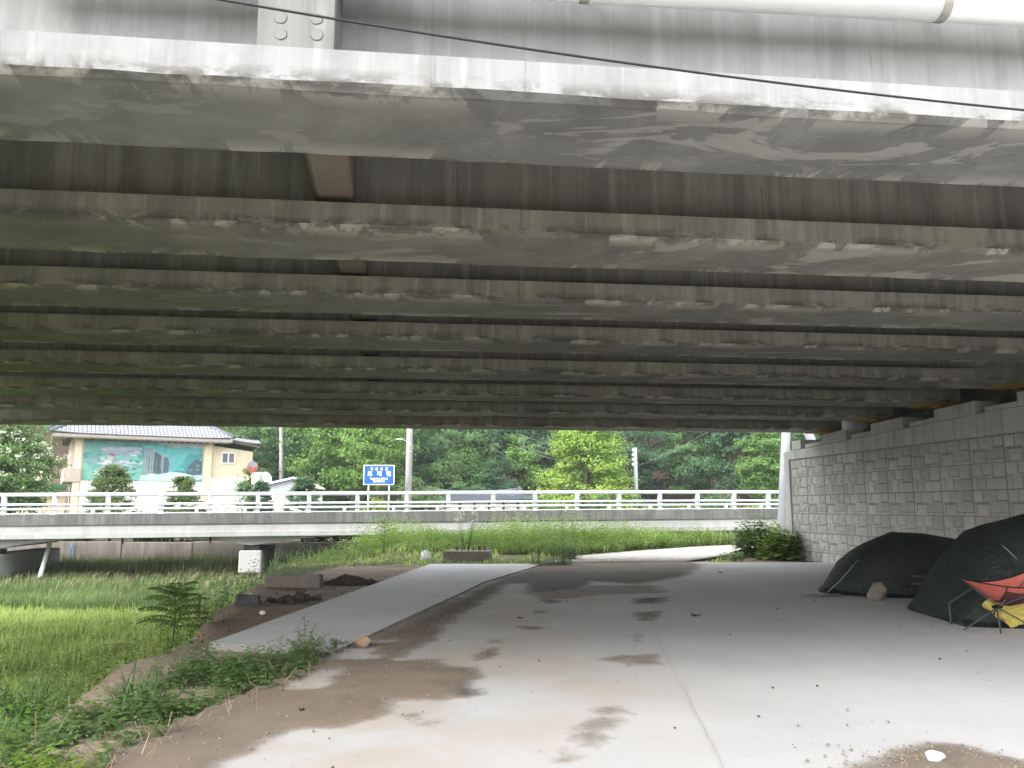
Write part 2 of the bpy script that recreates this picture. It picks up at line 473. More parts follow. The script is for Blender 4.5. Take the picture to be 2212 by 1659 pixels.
# road concrete with silt: the silt is laid by the 'dirt' attribute of the mesh
def road_mat(name, base=(.335, .33, .326)):
    m = NM(name)
    v = m.coord((1, 1, 1), 'Object')
    big = m.noise(.45, 6, .6, .4, v); mid = m.noise(3.2, 7, .65, .2, v); fine = m.noise(60, 4, .6, 0, v); grit = m.noise(190, 2, .5, 0, v)
    col = m.mix(m.ramp(big, [(.3, 0), (.7, 1)]), tuple(x * .90 for x in base), tuple(x * 1.07 for x in base))
    tan_ = m.ramp(m.noise(.8, 6, .62, .5, v), [(.36, 0), (.62, .85)])
    col = m.mix(m.math('MULTIPLY', tan_, m.attr('silt')), col, (.295, .25, .205))
    col = m.mix(m.ramp(mid, [(.58, 0), (.8, .35)]), col, tuple(x * .7 for x in base))
    sw = m.noise(9, 3, .5, .1, m.coord((.35, 5, 1), 'Object'))
    col = m.mix(m.ramp(sw, [(.45, 0), (.75, .12)]), col, tuple(x * .72 for x in base))
    spots = m.n('TexVoronoi'); spots.inputs['Scale'].default_value = 7; m.l(v, spots.inputs['Vector'])
    col = m.mix(m.math('MULTIPLY', m.ramp(spots.outputs['Distance'], [(.05, 1), (.09, 0)]), m.ramp(mid, [(.45, 0), (.6, .6)])), col, (.2, .18, .16))
    d = m.math('ADD', m.attr('dirt'), m.math('MULTIPLY', m.math('SUBTRACT', mid, .5), .95))
    d = m.math('ADD', d, m.math('MULTIPLY', m.math('SUBTRACT', fine, .5), .25))
    dm = m.ramp(d, [(.24, 0), (.46, .7), (.72, 1)])
    dcol = m.ramp(m.noise(1.6, 6, .65, .3, v), [(.3, (.085, .062, .043)), (.7, (.15, .115, .083))])
    dcol = m.mix(m.attr('wet'), dcol, (.045, .034, .025))
    dcol = m.mix(m.ramp(grit, [(.56, 0), (.72, .35)]), dcol, (.25, .215, .18))
    col = m.mix(m.math('MULTIPLY', dm, .93), col, dcol)
    # pebbles in the silt
    pb = m.n('TexVoronoi'); pb.inputs['Scale'].default_value = 16; m.l(v, pb.inputs['Vector'])
    pbm = m.math('MULTIPLY', m.ramp(pb.outputs['Distance'], [(.1, 1), (.14, 0)]), m.math('MULTIPLY', dm, m.ramp(m.noise(2, 3, .6, 0, v), [(.5, 0), (.6, 1)])))
    sepc = m.sep(pb.outputs['Color'])
    pbm = m.math('MULTIPLY', pbm, m.math('GREATER_THAN', sepc[0], .6))
    col = m.mix(pbm, col, (.36, .33, .29))
    cr = m.n('TexVoronoi', feature='DISTANCE_TO_EDGE'); cr.inputs['Scale'].default_value = .28
    cv = m.n('VectorMath', operation='ADD'); m.l(v, cv.inputs[0])
    nz_ = m.n('TexNoise'); nz_.inputs['Scale'].default_value = 2.2; nz_.inputs['Detail'].default_value = 5; m.l(v, nz_.inputs['Vector'])
    sc_ = m.n('VectorMath', operation='SCALE'); m.l(nz_.outputs['Color'], sc_.inputs[0]); sc_.inputs['Scale'].default_value = .55
    m.l(sc_.outputs[0], cv.inputs[1]); m.l(cv.outputs[0], cr.inputs['Vector'])
    col = m.mix(m.math('MULTIPLY', m.ramp(cr.outputs['Distance'], [(.0, 1), (.0025, 0)]), .12), col, (.15, .14, .13))
    m.color(col, m.mix(dm, (.78, .78, .78), (.95, .95, .95)), .3)
    m.bump(m.math('ADD', m.math('MULTIPLY', fine, .3), m.math('ADD', mid, m.math('MULTIPLY', dm, .8))), .3, .015)
    return m.m
M['road'] = road_mat('road_concrete')
M['pad'] = road_mat('pad_concrete', (.45, .45, .455))
M['path'] = road_mat('path_concrete', (.40, .385, .36))

def ground_mat():
    m = NM('bank_soil')
    v = m.coord((1, 1, 1), 'Object')
    n1 = m.noise(1.2, 7, .65, .4, v); n2 = m.noise(14, 5, .7, .2, v); n3 = m.noise(70, 3, .6, 0, v)
    dirt = m.ramp(n1, [(.25, (.11, .080, .058)), (.5, (.18, .137, .10)), (.75, (.26, .21, .16))])
    dirt = m.mix(m.ramp(n2, [(.5, 0), (.72, .6)]), dirt, (.07, .052, .038))
    dirt = m.mix(m.ramp(n3, [(.6, 0), (.72, .5)]), dirt, (.27, .235, .19))
    dirt = m.mix(m.attr('sand'), dirt, m.mix(m.ramp(n2, [(.4, 0), (.7, 1)]), (.30, .25, .195), (.21, .165, .122)))
    gr = m.ramp(n1, [(.3, (.03, .042, .012)), (.7, (.075, .085, .026))])
    col = m.mix(m.attr('green'), dirt, gr)
    litter = m.ramp(n2, [(.3, (.05, .032, .022)), (.7, (.125, .08, .056))])
    col = m.mix(m.attr('forest'), col, litter)
    m.color(col, .95, .15)
    m.bump(m.math('ADD', n1, m.math('MULTIPLY', n2, .5)), .6, .06)
    return m.m
M['ground'] = ground_mat()

M['bark'] = simple('bark', (.10, .08, .06), .95, .1, 0, .3, 4, .5)
M['leaf_dark'] = foliage('leaf_dark_forest', (0.023, 0.055, 0.029), (0.058, 0.127, 0.060), (0.117, 0.221, 0.091))
M['leaf_mid'] = foliage('leaf_mid_forest', (0.039, 0.086, 0.031), (0.085, 0.176, 0.055), (0.156, 0.280, 0.078))
M['leaf_blue'] = foliage('leaf_blue_forest', (0.029, 0.072, 0.044), (0.062, 0.137, 0.075), (0.117, 0.215, 0.111))
M['leaf_ginkgo'] = foliage('leaf_ginkgo', (.055, .12, .026), (.125, .235, .048), (.22, .36, .075))
M['leaf_yellow'] = foliage('leaf_yellow_green', (.12, .19, .03), (.23, .35, .06), (.35, .48, .10))
M['leaf_light'] = foliage('leaf_light_maple', (.06, .13, .03), (.115, .22, .05), (.19, .32, .075))
M['leaf_yew'] = foliage('leaf_yew', (0.037, 0.068, 0.020), (0.093, 0.145, 0.037), (0.204, 0.255, 0.068))
M['leaf_flower_tree'] = foliage('leaf_flowering_tree', (.050, .105, .028), (.10, .185, .05), (.16, .27, .075))
M['petal'] = foliage('white_blossom', (.45, .50, .30), (.62, .64, .48), (.74, .74, .64), .2)
M['grass'] = foliage('field_grass', (.23, .31, .085), (.37, .48, .15), (.49, .58, .24), .55)
M['grass_dark'] = foliage('rank_grass', (.065, .105, .04), (.13, .20, .075), (.22, .31, .12), .4)
M['seed'] = foliage('dry_seed_heads', (.22, .18, .11), (.36, .31, .20), (.50, .45, .32), .3)
M['weed'] = foliage('weed_leaf', (.05, .098, .034), (.105, .18, .058), (.19, .29, .098), .4)
M['weed_bright'] = foliage('bright_weed_leaf', (.07, .13, .018), (.15, .25, .035), (.27, .38, .06), .4)
M['straw'] = foliage('straw', (.16, .12, .07), (.28, .22, .13), (.42, .35, .22), .2)
M['stem'] = simple('green_stem', (.07, .11, .035), .8)
M['dry_stem'] = simple('dry_stem', (.22, .16, .10), .9)

# ------------------------------------------------------------------ the lie of the land
BANK = np.array([[-3.6, -30.], [-3.4, 0.], [-3.15, 4.6], *[G(a, b, 0)[:2] for a, b in ((150, 1535), (270, 1432), (392, 1396), (492, 1312), (545, 1268), (590, 1242))],
                 [-6.2, 23.0], [-5.6, 28.], [-4.8, 33.5], [-4.6, 41.5]])
def GP(pts, z=0.0):
    return np.array([G(a, b, z)[:2] for a, b in pts])
lft = GP([(1176, 1216), (1245, 1201), (1380, 1190), (1500, 1182), (1592, 1177.5), (1760, 1176), (2000, 1175)], 0)
rgt = GP([(1482, 1213), (1520, 1208), (1570, 1200), (1610, 1196), (1680, 1192), (1800, 1190), (2100, 1189)], 0)
PATH = np.vstack([lft, rgt[::-1]])
def bank_sd(x, yv):
    P = np.stack([x, yv], -1).reshape(-1, 2)
    poly = np.vstack([BANK, [[400, 41.5], [400, -30]]])
    return -poly_sd(P, poly).reshape(np.shape(x))
def land_z(x, yv):
    x = np.asarray(x, float); yv = np.asarray(yv, float)
    sd = bank_sd(x, yv)
    sd = np.where(yv > 41.0, 5, sd); sd = np.where(yv < -29, 5, sd)
    rough = vnoise(x * .9, yv * .9, 3) * .06 + vnoise(x * 2.7, yv * 2.7, 4) * .035
    low = -1.0 - .62 * sstep(15, 27, yv) + .10 * vnoise(x * .25, yv * .25, 1)
    up = -.05
    k = sstep(-.75, .02, sd + .12 * vnoise(x * 1.5, yv * 1.5, 9))
    z = low + (up - low) * k
    # ground beyond the slab rises a little towards the far bridge
    z = z + np.where((sd > 0) & (yv > 22.5) & (yv < 41), .25 * sstep(23, 30, yv) * sstep(0, 2.5, sd) * sstep(.2, 1.6, poly_sd(np.stack([x, yv], -1).reshape(-1, 2), PATH).reshape(x.shape)), 0)
    z = np.where(yv > 41.0, -.25, z)
    # hill beyond the village
    hy = yv - 71 - .10 * np.abs(x) * (x < 0)
    z = z + np.where(hy > 0, np.minimum(.46 * hy, 45 + .05 * hy), 0)
    inside_slab = sstep(.1, .6, sd) * (yv < 22.5)
    return z + rough * (1 - inside_slab * .9)

SLAB_FAR = 22.9
xs = np.concatenate([np.linspace(-400, -45, 14)[:-1], np.linspace(-45, -14, 50)[:-1], np.linspace(-14, 12, 150)[:-1], np.linspace(12, 50, 45)[:-1], np.linspace(50, 400, 14)])
ys = np.concatenate([np.linspace(-300, -5, 12)[:-1], np.linspace(-5, 26, 170)[:-1], np.linspace(26, 41, 50)[:-1], [40.98, 41.02], np.linspace(42, 130, 70)[:-1], np.linspace(130, 600, 14)])
GX, GY = np.meshgrid(xs, ys)
GZ = land_z(GX, GY)
nx, ny = len(xs), len(ys)
ii = np.arange(ny * nx).reshape(ny, nx)
Fq = np.stack([ii[:-1, :-1], ii[:-1, 1:], ii[1:, 1:], ii[1:, :-1]], -1).reshape(-1, 4)
sdg = bank_sd(GX, GY)
green = np.clip(sstep(.0, -.9, sdg) + sstep(24.5, 26.5, GY + vnoise(GX, GY, 8) * .8), 0, 1)
green = np.where(GY > 41, .8, green)
forest = sstep(68, 72, GY)
sand = sstep(.9, .2, np.abs(sdg - .55)) * sstep(10.2, 9.0, GY) * (GY > 3)
me = mesh_np('ground', np.stack([GX, GY, GZ], -1).reshape(-1, 3), Fq, attrs={'green': green.ravel(), 'forest': forest.ravel(), 'sand': sand.ravel()}, smooth=True)
tag(link('ground', me, M['ground']), kind='structure')

# silt lying on the road, as ground-plan outlines
def c2(pts):   # survey notes were taken on an enlarged middle view
    return [(737 + x / 3.0, 1106 + y / 3.0) for x, y in pts]
def c1(pts):
    return [(x / 3.0, 1106 + y / 3.0) for x, y in pts]
SILT = [GP(c2([(1060, 415), (1180, 385), (1320, 335), (1560, 285), (2150, 300), (2350, 345), (2230, 420), (1900, 470), (1640, 450), (1560, 500), (1200, 545), (1180, 470),
               (1080, 470), (985, 545), (860, 625), (750, 690), (640, 752), (695, 770), (600, 832), (365, 962), (600, 958), (640, 1000), (905, 1008), (932, 1060), (868, 1100), (915, 1150), (905, 1195), (835, 1222), (540, 1222), (300, 1230), (330, 1262), (200, 1345), (0, 1412)])
           + c1([(1900, 1420), (1640, 1545), (1470, 1645), (1300, 1800), (100, 1800), (100, 1500), (900, 1350), (1300, 1200), (1700, 1050), (1960, 1000)])
           + c2([(40, 880), (90, 865), (250, 790), (480, 690), (700, 580), (870, 500)])),
        GP(c2([(865, 925), (900, 895), (1010, 880), (1015, 920), (960, 955), (880, 955)])),
        GP(c2([(955, 845), (1000, 832), (1025, 848), (985, 860)])),
        GP(c2([(1290, 580), (1390, 565), (1400, 590), (1310, 600)])),
        GP(c2([(1250, 640), (1320, 640), (1330, 655), (1260, 655)])),
        GP(c2([(1150, 740), (1290, 745), (1280, 765), (1190, 762)])),
        GP(c2([(410, 1340), (450, 1315), (500, 1320), (480, 1345)])),
        GP(c2([(1880, 560), (2110, 555), (2090, 590), (1900, 600)])),
        GP(c2([(1900, 650), (2070, 640), (2070, 700), (1930, 705)])),
        GP([(1950, 1620), (2000, 1600), (2090, 1615), (2212, 1650), (2300, 1700), (1900, 1740), (1780, 1680)])]
FAINT = [GP(c2([(1730, 960), (1800, 930), (2050, 930), (2050, 980), (1850, 1000)])),
         GP(c2([(1490, 1450), (1560, 1370), (1680, 1250), (1860, 1240), (1840, 1320), (1750, 1400), (1680, 1500), (1600, 1520)])),
         GP(c2([(1330, 1590), (1440, 1520), (1520, 1600), (1500, 1659)])),
         GP(c2([(560, 1330), (700, 1300), (720, 1360), (620, 1400), (450, 1390)])),
         GP(c2([(1200, 540), (1560, 480), (2000, 470), (2200, 520), (1700, 540), (1300, 580)])),
         GP(c2([(1870, 800), (1960, 790), (1950, 860), (1870, 870)])), GP(c2([(1240, 1540), (1360, 1530), (1340, 1570), (1260, 1570)]))]
CLEAN = [GP(c2([(0, 920), (60, 895), (200, 890), (235, 925), (220, 950), (60, 958), (-60, 960)])), GP(c1([(1860, 1120), (1990, 1060), (2140, 1030), (2160, 1090), (2060, 1140), (1900, 1150)])),
         GP(c2([(200, 840), (330, 835), (240, 852)]))]
def silt_fields(P):
    d = np.full(len(P), 9.0)
    for q in SILT: d = np.minimum(d, poly_sd(P, q))
    for q in CLEAN: d = np.maximum(d, -poly_sd(P, q))
    x, yv = P[:, 0], P[:, 1]
    d = d + .05 * vnoise(x * 3, yv * 3, 5) + .03 * vnoise(x * 9, yv * 9, 6)
    soft = .10 + .012 * yv + .16 * np.clip(vnoise(x * 1.1, yv * 1.1, 15), 0, 1)
    dirt = sstep(soft, -soft * 1.4, d)
    f = np.full(len(P), 9.0)
    for q in FAINT: f = np.minimum(f, poly_sd(P, q))
    dirt = np.maximum(dirt, .52 * sstep(.22, -.22, f + .1 * vnoise(x * 2.2, yv * 2.2, 11)))
    return dirt, d

WALL0 = np.array([8.45, 25.36]); WA = radians(8)
WD = np.array([sin(WA), -cos(WA)])                     # along the wall, towards the camera
WNL = np.array([-cos(WA), -sin(WA)])                   # out of the wall face
road_poly = np.vstack([GP([(1172, 1218), (1330, 1217), (1480, 1214), (1560, 1210), (1714, 1206)]),
                       [WALL0 + WD * 22 + [.15, 0]], [[11.3, -6], [-2.9, -6], [-2.7, 4.4]],
                       GP([(300, 1600), (640, 1455), (735, 1402), (760, 1390), (900, 1325), (1045, 1257)])])
step = .07
rx = np.arange(-3.4, 11.4, step); ry = np.concatenate([np.arange(-6, 3, .5), np.arange(3, 23.6, step)])
RX, RY = np.meshgrid(rx, ry)
P2 = np.stack([RX.ravel(), RY.ravel()], 1)
sdr = poly_sd(P2, road_poly).reshape(RX.shape)
dirt, dd = silt_fields(P2)
idx = np.arange(RX.size).reshape(RX.shape)
c = .25 * (sdr[:-1, :-1] + sdr[1:, :-1] + sdr[:-1, 1:] + sdr[1:, 1:])
keep = (c < 0).ravel()
Fr = np.stack([idx[:-1, :-1], idx[:-1, 1:], idx[1:, 1:], idx[1:, :-1]], -1).reshape(-1, 4)[keep]
wet = sstep(9, 14, P2[:, 1]) * .9 * sstep(.1, -.2, dd) * (1 - sstep(19, 21, P2[:, 1]))
wet = np.maximum(wet, .9 * sstep(.05, -.08, poly_sd(P2, GP(c2([(740, 1170), (800, 1145), (880, 1150), (905, 1185), (830, 1210), (760, 1195)])))))
silt = sstep(2.6, .2, poly_sd(P2, SILT[0]))
rz = .010 * dirt + .012 * sstep(.0, -.25, dd) + .004 * vnoise(P2[:, 0] * .6, P2[:, 1] * .6, 2)
used = np.unique(Fr); remap = np.full(RX.size, -1); remap[used] = np.arange(len(used))
me = mesh_np('concrete_road', np.stack([P2[:, 0], P2[:, 1], rz], 1)[used], remap[Fr], attrs={'dirt': dirt[used], 'wet': wet[used], 'silt': silt[used]}, smooth=True)
tag(link('concrete_road', me, M['road']), kind='structure')

# sawn joint between two pours of the road: a narrow recessed strip with its own crumbly filler
jl = GP([(1392, 1316), (1406, 1346), (1440, 1423), (1484, 1506), (1561, 1656), (1700, 1930)])
mb = MB()
pl, pr = [], []
for a, b in zip(jl[:-1], jl[1:]):
    n = max(2, int(np.linalg.norm(b - a) / .12))
    for t in np.linspace(0, 1, n, endpoint=False):
        p = a + (b - a) * t; w = .002 + .005 * random.random() * (.4 + .6 * (vnoise(p[1] * 1.1, 3, 2) > -.1)); o = .016 * (random.random() - .5)
        pl.append((p[0] - w + o, p[1], .0105)); pr.append((p[0] + w + o, p[1], .0105))
mb.add(pl + pr, [(i, i + len(pl), i + 1 + len(pl), i + 1) for i in range(len(pl) - 1)])
M['joint'] = simple('joint_filler', (.30, .285, .265), .95, .1, 0, .3, 30)
tag(mb.build('road_joint', M['joint']), kind='structure')

# raised concrete apron on the left
pad_outline = GP([(930, 1218), (1172, 1218), (1045, 1257), (900, 1324), (760, 1388), (722, 1404), (452, 1388)], .03)
pts = []
def densify(poly, d):
    out = []
    for i in range(len(poly)):
        a, b = poly[i], poly[(i + 1) % len(poly)]
        n = max(1, int(np.linalg.norm(b - a) / d))
        out += [a + (b - a) * t for t in np.linspace(0, 1, n, endpoint=False)]
    return np.array(out)
px_ = np.arange(-4.2, 1.4, .12); py_ = np.arange(8.8, 23.4, .12)
PX, PY = np.meshgrid(px_, py_); Pp = np.stack([PX.ravel(), PY.ravel()], 1)
sdp = poly_sd(Pp, pad_outline)
import bmesh
bm = bmesh.new()
rim = densify(pad_outline, .25)
ins = Pp[sdp < -.08]
from mathutils.geometry import delaunay_2d_cdt
allp = [Vector(p) for p in np.vstack([rim, ins])]
nr = len(rim)
cv, ce, cf, *_ = delaunay_2d_cdt(allp, [(i, (i + 1) % nr) for i in range(nr)], [], 1, 1e-5)
top = np.array([[v[0], v[1], .03 + .004 * vnoise(v[0] * 1.2, v[1] * 1.2, 21)] for v in cv])
Vp = np.vstack([top, np.column_stack([rim, np.full(nr, -.32)])])
Fp = [list(f) for f in cf]
lookup = {(round(v[0], 3), round(v[1], 3)): i for i, v in enumerate(cv)}
ri = [lookup[(round(p[0], 3), round(p[1], 3))] for p in rim]
for i in range(nr):
    j = (i + 1) % nr
    Fp.append([ri[i], len(top) + i, len(top) + j, ri[j]])
me = bpy.data.meshes.new('concrete_apron'); me.from_pydata([tuple(p) for p in Vp], [], Fp)
M['apron_side'] = concrete('apron_side_concrete', (.20, .19, .175), streak=.3, mottle=.4).m  # sides coloured darker than the top to offset the light they catch
me.materials.append(M['pad']); me.materials.append(M['apron_side'])
bm.from_mesh(me); bmesh.ops.recalc_face_normals(bm, faces=bm.faces); bm.to_mesh(me); bm.free()
me.polygons.foreach_set('material_index', [0 if abs(p.normal.z) > .5 else 1 for p in me.polygons])
ad, ad2 = silt_fields(Vp[:, :2])
for nm, arr in (('dirt', np.where(Vp[:, 2] > 0, ad * .55 * sstep(14, 9.5, Vp[:, 1]), .0)), ('wet', 0 * ad), ('silt', .25 + 0 * ad)):
    a = me.attributes.new(nm, 'FLOAT', 'POINT'); a.data.foreach_set('value', arr.astype(np.float32))
tag(link('concrete_apron', me, M['pad']), kind='structure')

# pale concrete path that leads away to the right
V_, F_, D_ = [], [], []
NL, NC = 60, 10
def along(poly, t):
    s_ = np.concatenate([[0], np.cumsum(np.linalg.norm(np.diff(poly, axis=0), axis=1))]); s_ /= s_[-1]
    return np.array([np.interp(t, s_, poly[:, 0]), np.interp(t, s_, poly[:, 1])])
for i in range(NL + 1):
    a, b = along(lft, i / NL), along(rgt, i / NL)
    for j in range(NC + 1):
        p = a + (b - a) * j / NC
        V_.append((p[0], p[1], .014 + .02 * i / NL)); e = min(j, NC - j) / NC
        D_.append(max(.75 * (1 - i / 12.0), .6 * (e < .05) + .1))
for i in range(NL):
    for j in range(NC):
        q = i * (NC + 1) + j
        F_.append((q, q + 1, q + NC + 2, q + NC + 1))
me = mesh_np('path', V_, F_, attrs={'dirt': np.clip(D_, 0, 1), 'wet': np.zeros(len(V_)), 'silt': np.full(len(V_), .6)}, smooth=True)
tag(link('path', me, M['path']), kind='structure')

# ------------------------------------------------------------------ the girder bridge overhead
GA = radians(6.5)                                         # girders run this much away from the picture plane
gx = np.array([cos(GA), sin(GA)]); gy = np.array([-sin(GA), cos(GA)])
COT = [1.915, 2.951, 3.925, 4.919, 6.108, 7.4, 8.735, 10.25]
GD = [4.65 + 2.53 * i for i in range(8)]                  # where each near face crosses x = 0
GZB = [CAM_H + d / k for d, k in zip(GD, COT)]             # soffit heights: the deck is crowned
GW = 1.0
bridge = empty('girder_bridge', (0, 0, 0), 0, 'concrete girder bridge overhead seen from below, eight parallel beams', 'bridge')
PROF = [(.05, .0), (.0, .035), (.0, .24), (.40, .28), (.41, 1.52), (.14, 1.66), (.14, 1.86), (.86, 1.86), (.86, 1.66), (.59, 1.52), (.60, .28), (1.0, .24), (1.0, .03), (.96, .0)]
BLOCK = [(.05, .0), (.0, .035), (.0, .24), (.015, .29), (.015, 1.50), (.015, 1.66), (.015, 1.86), (.985, 1.86), (.985, 1.66), (.985, 1.50), (.985, .29), (1.0, .24), (1.0, .03), (.96, .0)]
def wall_x_at(yv):                                        # x of the wall face at depth y
    return WALL0[0] + (WALL0[1] - yv) * tan(WA)
def girder(i):
    d = GD[i]; z0 = GZB[i]
    # girder frame: origin on x = 0 at the near soffit edge
    xe = (wall_x_at(d + .9) + .62) / cos(GA)              # end of the beam behind the wall face
    st = np.concatenate([np.arange(-15.8, xe - 1.9, .3), [xe - 1.9, xe - 1.2, xe - .6, xe]])
    V, F, n = [], [], len(PROF)
    for s, x in enumerate(st):
        t = np.clip((x - (xe - 1.9)) / .7, 0, 1)
        for k in range(n):
            y = PROF[k][0] * (1 - t) + BLOCK[k][0] * t; z = PROF[k][1] * (1 - t) + BLOCK[k][1] * t
            if k in (0, 13, 12, 1):
                y += .010 * vnoise(x * 1.7 + i * 31, k // 7, 3) + .006 * vnoise(x * 5.1, k // 7 + i, 4)
                z += .007 * vnoise(x * 1.3, k + i * 3, 6) + .004 * vnoise(x * 4.0, k, 7)
            V.append((x, y, z))
        if s:
            for k in range(n):
                k2 = (k + 1) % n
                F.append(((s - 1) * n + k, (s - 1) * n + k2, s * n + k2, s * n + k))
    F.append(tuple(range(n))); F.append(tuple((len(st) - 1) * n + k for k in range(n))[::-1])
    mb = MB(); mb.add(V, F)
    o = mb.build('girder', M['girder_front'] if i == 0 else M['girder'][i % 3], bridge)
    o.location = (0, d, z0); o.rotation_euler = (0, 0, GA)
    if i == 0: tag(o, 'pale outermost beam streaked by rain, lit by the open sky')
    return o, xe
girders = [girder(i) for i in range(8)]
# cross beams between the webs
def dia_x(yv): return -1.48 - .128 * (yv - 6.17)
for i in range(7):
    y0, y1 = GD[i] + .58, GD[i + 1] + .425
    xa, xb = dia_x(y0), dia_x(y1)
    za, zb = GZB[i], GZB[i + 1]
    mb = MB(); w = .17
    ch = .035
    for (s0, z_) in ((0, 0),):
        vs = []
        for (x, y, z) in ((xa, y0 + .2, za), (xb, y1, zb)):
            vs += [(x - w, y, z + .31 + ch), (x - w + ch, y, z + .31), (x + w - ch, y, z + .31), (x + w, y, z + .31 + ch), (x + w, y, z + 1.45), (x - w, y, z + 1.45)]
        mb.add(vs, [(k, (k + 1) % 6, (k + 1) % 6 + 6, k + 6) for k in range(6)] + [(0, 1, 2, 3, 4, 5), (11, 10, 9, 8, 7, 6)])
    mb.build('cross_beam', M['diaphragm'], bridge)
# end block of the cross beam on the outer face, flush with the flange, with four grouted anchor pockets
g0 = girders[0][0]
mb = MB(); mb.bbox(-1.50, -1.055, .0025, .44, .20, 1.5, .004)
pil = mb.build('anchor_block', M['anchor'], bridge); pil.location = g0.location; pil.rotation_euler = g0.rotation_euler
for (px, py) in ((606, 38), (606, 73), (683, 40), (684, 75)):
    # onto the plane of the face
    d = ray(px, py); nrm = np.array([gy[0], gy[1], 0]); t = np.dot(nrm, np.array([0, GD[0], 0])) / np.dot(nrm, d)
    p = d * t; lx = p[0] * gx[0] + (p[1] - GD[0]) * gx[1]; lz = CAM_H + p[2] - GZB[0]
    mb = MB(); n = 20
    r = [.038 * (1 + .06 * vnoise(k * .7, px * .1 + py, 3)) for k in range(n)]
    ring = [(lx + r[k] * cos(2 * pi * k / n), 0.0, lz + r[k] * sin(2 * pi * k / n)) for k in range(n)]
    rin = [(lx + r[k] * .9 * cos(2 * pi * k / n), -.003, lz + r[k] * .9 * sin(2 * pi * k / n)) for k in range(n)]
    mb.add(ring + rin, [(k, (k + 1) % n, n + (k + 1) % n, n + k) for k in range(n)], 1)
    mb.add(rin, [tuple(range(n))], 0)
    o = mb.build('anchor_patch', [M['patch'], M['patch_ring']], bridge, fix=False)
    o.location = g0.location; o.rotation_euler = g0.rotation_euler
# deck slab with its overhangs, following the crown
mb = MB(); V = []
prof = [(GD[0] - .75, GZB[0] + 1.92)] + [(d + .5, z + 1.862) for d, z in zip(GD, GZB)] + [(GD[7] + 1.55, GZB[7] + 1.87)]
for x in (-15.8, 11.2):
    for d, z in prof:
        V.append((x * cos(GA), d + x * sin(GA), z)); 
for x in (-15.8, 11.2):
    for d, z in prof:
        V.append((x * cos(GA), d + x * sin(GA), z + .26))
n = len(prof)
F = []
for k in range(n - 1):
    F += [(k, k + 1, n + k + 1, n + k), (2 * n + k, 3 * n + k, 3 * n + k + 1, 2 * n + k + 1), (k, 2 * n + k, 2 * n + k + 1, k + 1), (n + k, n + k + 1, 3 * n + k + 1, 3 * n + k)]
F += [(0, n, 3 * n, 2 * n), (n - 1, 3 * n - 1, 4 * n - 1, 2 * n - 1)]
mb.add(V, F); mb.build('deck_slab', M['deck'], bridge)
for d, z, s in ((GD[0] - .75, GZB[0] + 1.93, 1), (GD[7] + 1.30, GZB[7] + 1.88, 1)):
    mb = MB(); mb.bbox(-15.8, 11.2, 0, .25, .26, 1.15, .02)
    o = mb.build('parapet', M['far_girder'], bridge); o.location = (0, d, z); o.rotation_euler = (0, 0, GA)

# bearings: dark pad with ochre plates, on the seat behind the wall face
for i in range(8):
    xw = wall_x_at(GD[i] + .5)
    o = girders[i][0]
    b0 = xw / cos(GA) + .30
    mb = MB(); mb.box(b0 - .02, b0 + .42, .22, .78, -.20, -.035); mb.box(b0 - .1, b0 + .5, .12, .88, -.31, -.2)
    q = mb.build('bearing', M['bearing'], bridge); q.location = o.location; q.rotation_euler = o.rotation_euler
    mb = MB(); mb.box(b0 - .42, b0 + .40, .10, .9, -.034, -.006); mb.box(b0 - .16, b0 + .36, .14, .5, -.07, -.036)
    q = mb.build('bearing_plate', M['yellow_plate'], bridge); q.location = o.location; q.rotation_euler = o.rotation_euler
# abutment: bearing seat and back wall behind the facing
mb = MB()
def WP(s, off, z):                                         # s along the wall, off out of the face
    p = WALL0 + WD * s + WNL * off
    return (p[0], p[1], z)
def wbox(mb, s0, s1, o0, o1, z0, z1, mi=0):
    vs = [WP(s, o, z) for z in (z0, z1) for o in (o0, o1) for s in (s0, s1)]
    return mb.add(vs, [(0, 2, 3, 1), (4, 5, 7, 6), (0, 1, 5, 4), (2, 6, 7, 3), (0, 4, 6, 2), (1, 3, 7, 5)], mi)
wbox(mb, 1.0, 20.6, -2.2, -.45, -.3, 3.24)
wbox(mb, .6, 20.6, -2.6, -1.25, 3.24, 6.3)
mb.build('abutment', M['abut'], bridge)

# ------------------------------------------------------------------ block-faced wall under the bridge end
wall = empty('block_wall', (WALL0[0], WALL0[1], 0), 0, 'grey wall of interlocking split-face concrete blocks under the bridge end', 'wall')
winv = Matrix.Translation((-WALL0[0], -WALL0[1], 0))
def on_wall(o): o.matrix_basis = winv @ o.matrix_basis; return o
mb = MB(); wbox(mb, .02, 20.6, -.44, 0, -.4, 3.16)
on_wall(mb.build('wall_core', M['wall_body'], wall))
mb = MB()
wbox(mb, -.20, .10, -.44, .055, -.3, 3.185)
on_wall(mb.build('end_column', M['cap'], wall))
MODULE = [(0, .28, 0, .235), (.28, .69, 0, .235), (.69, 1, 0, .20), (0, .09, .235, .50), (.09, .47, .27, .50), (.47, 1, .215, .43), (.28, .47, .235, .27), (.47, .70, .43, .50), (.70, 1, .43, .50),
          (0, .31, .50, .745), (.31, .62, .50, .72), (.62, 1, .50, .775), (0, .15, .745, 1), (.15, .42, .72, 1), (.42, 1, .79, 1), (.42, .62, .72, .79)]
smesh = {}
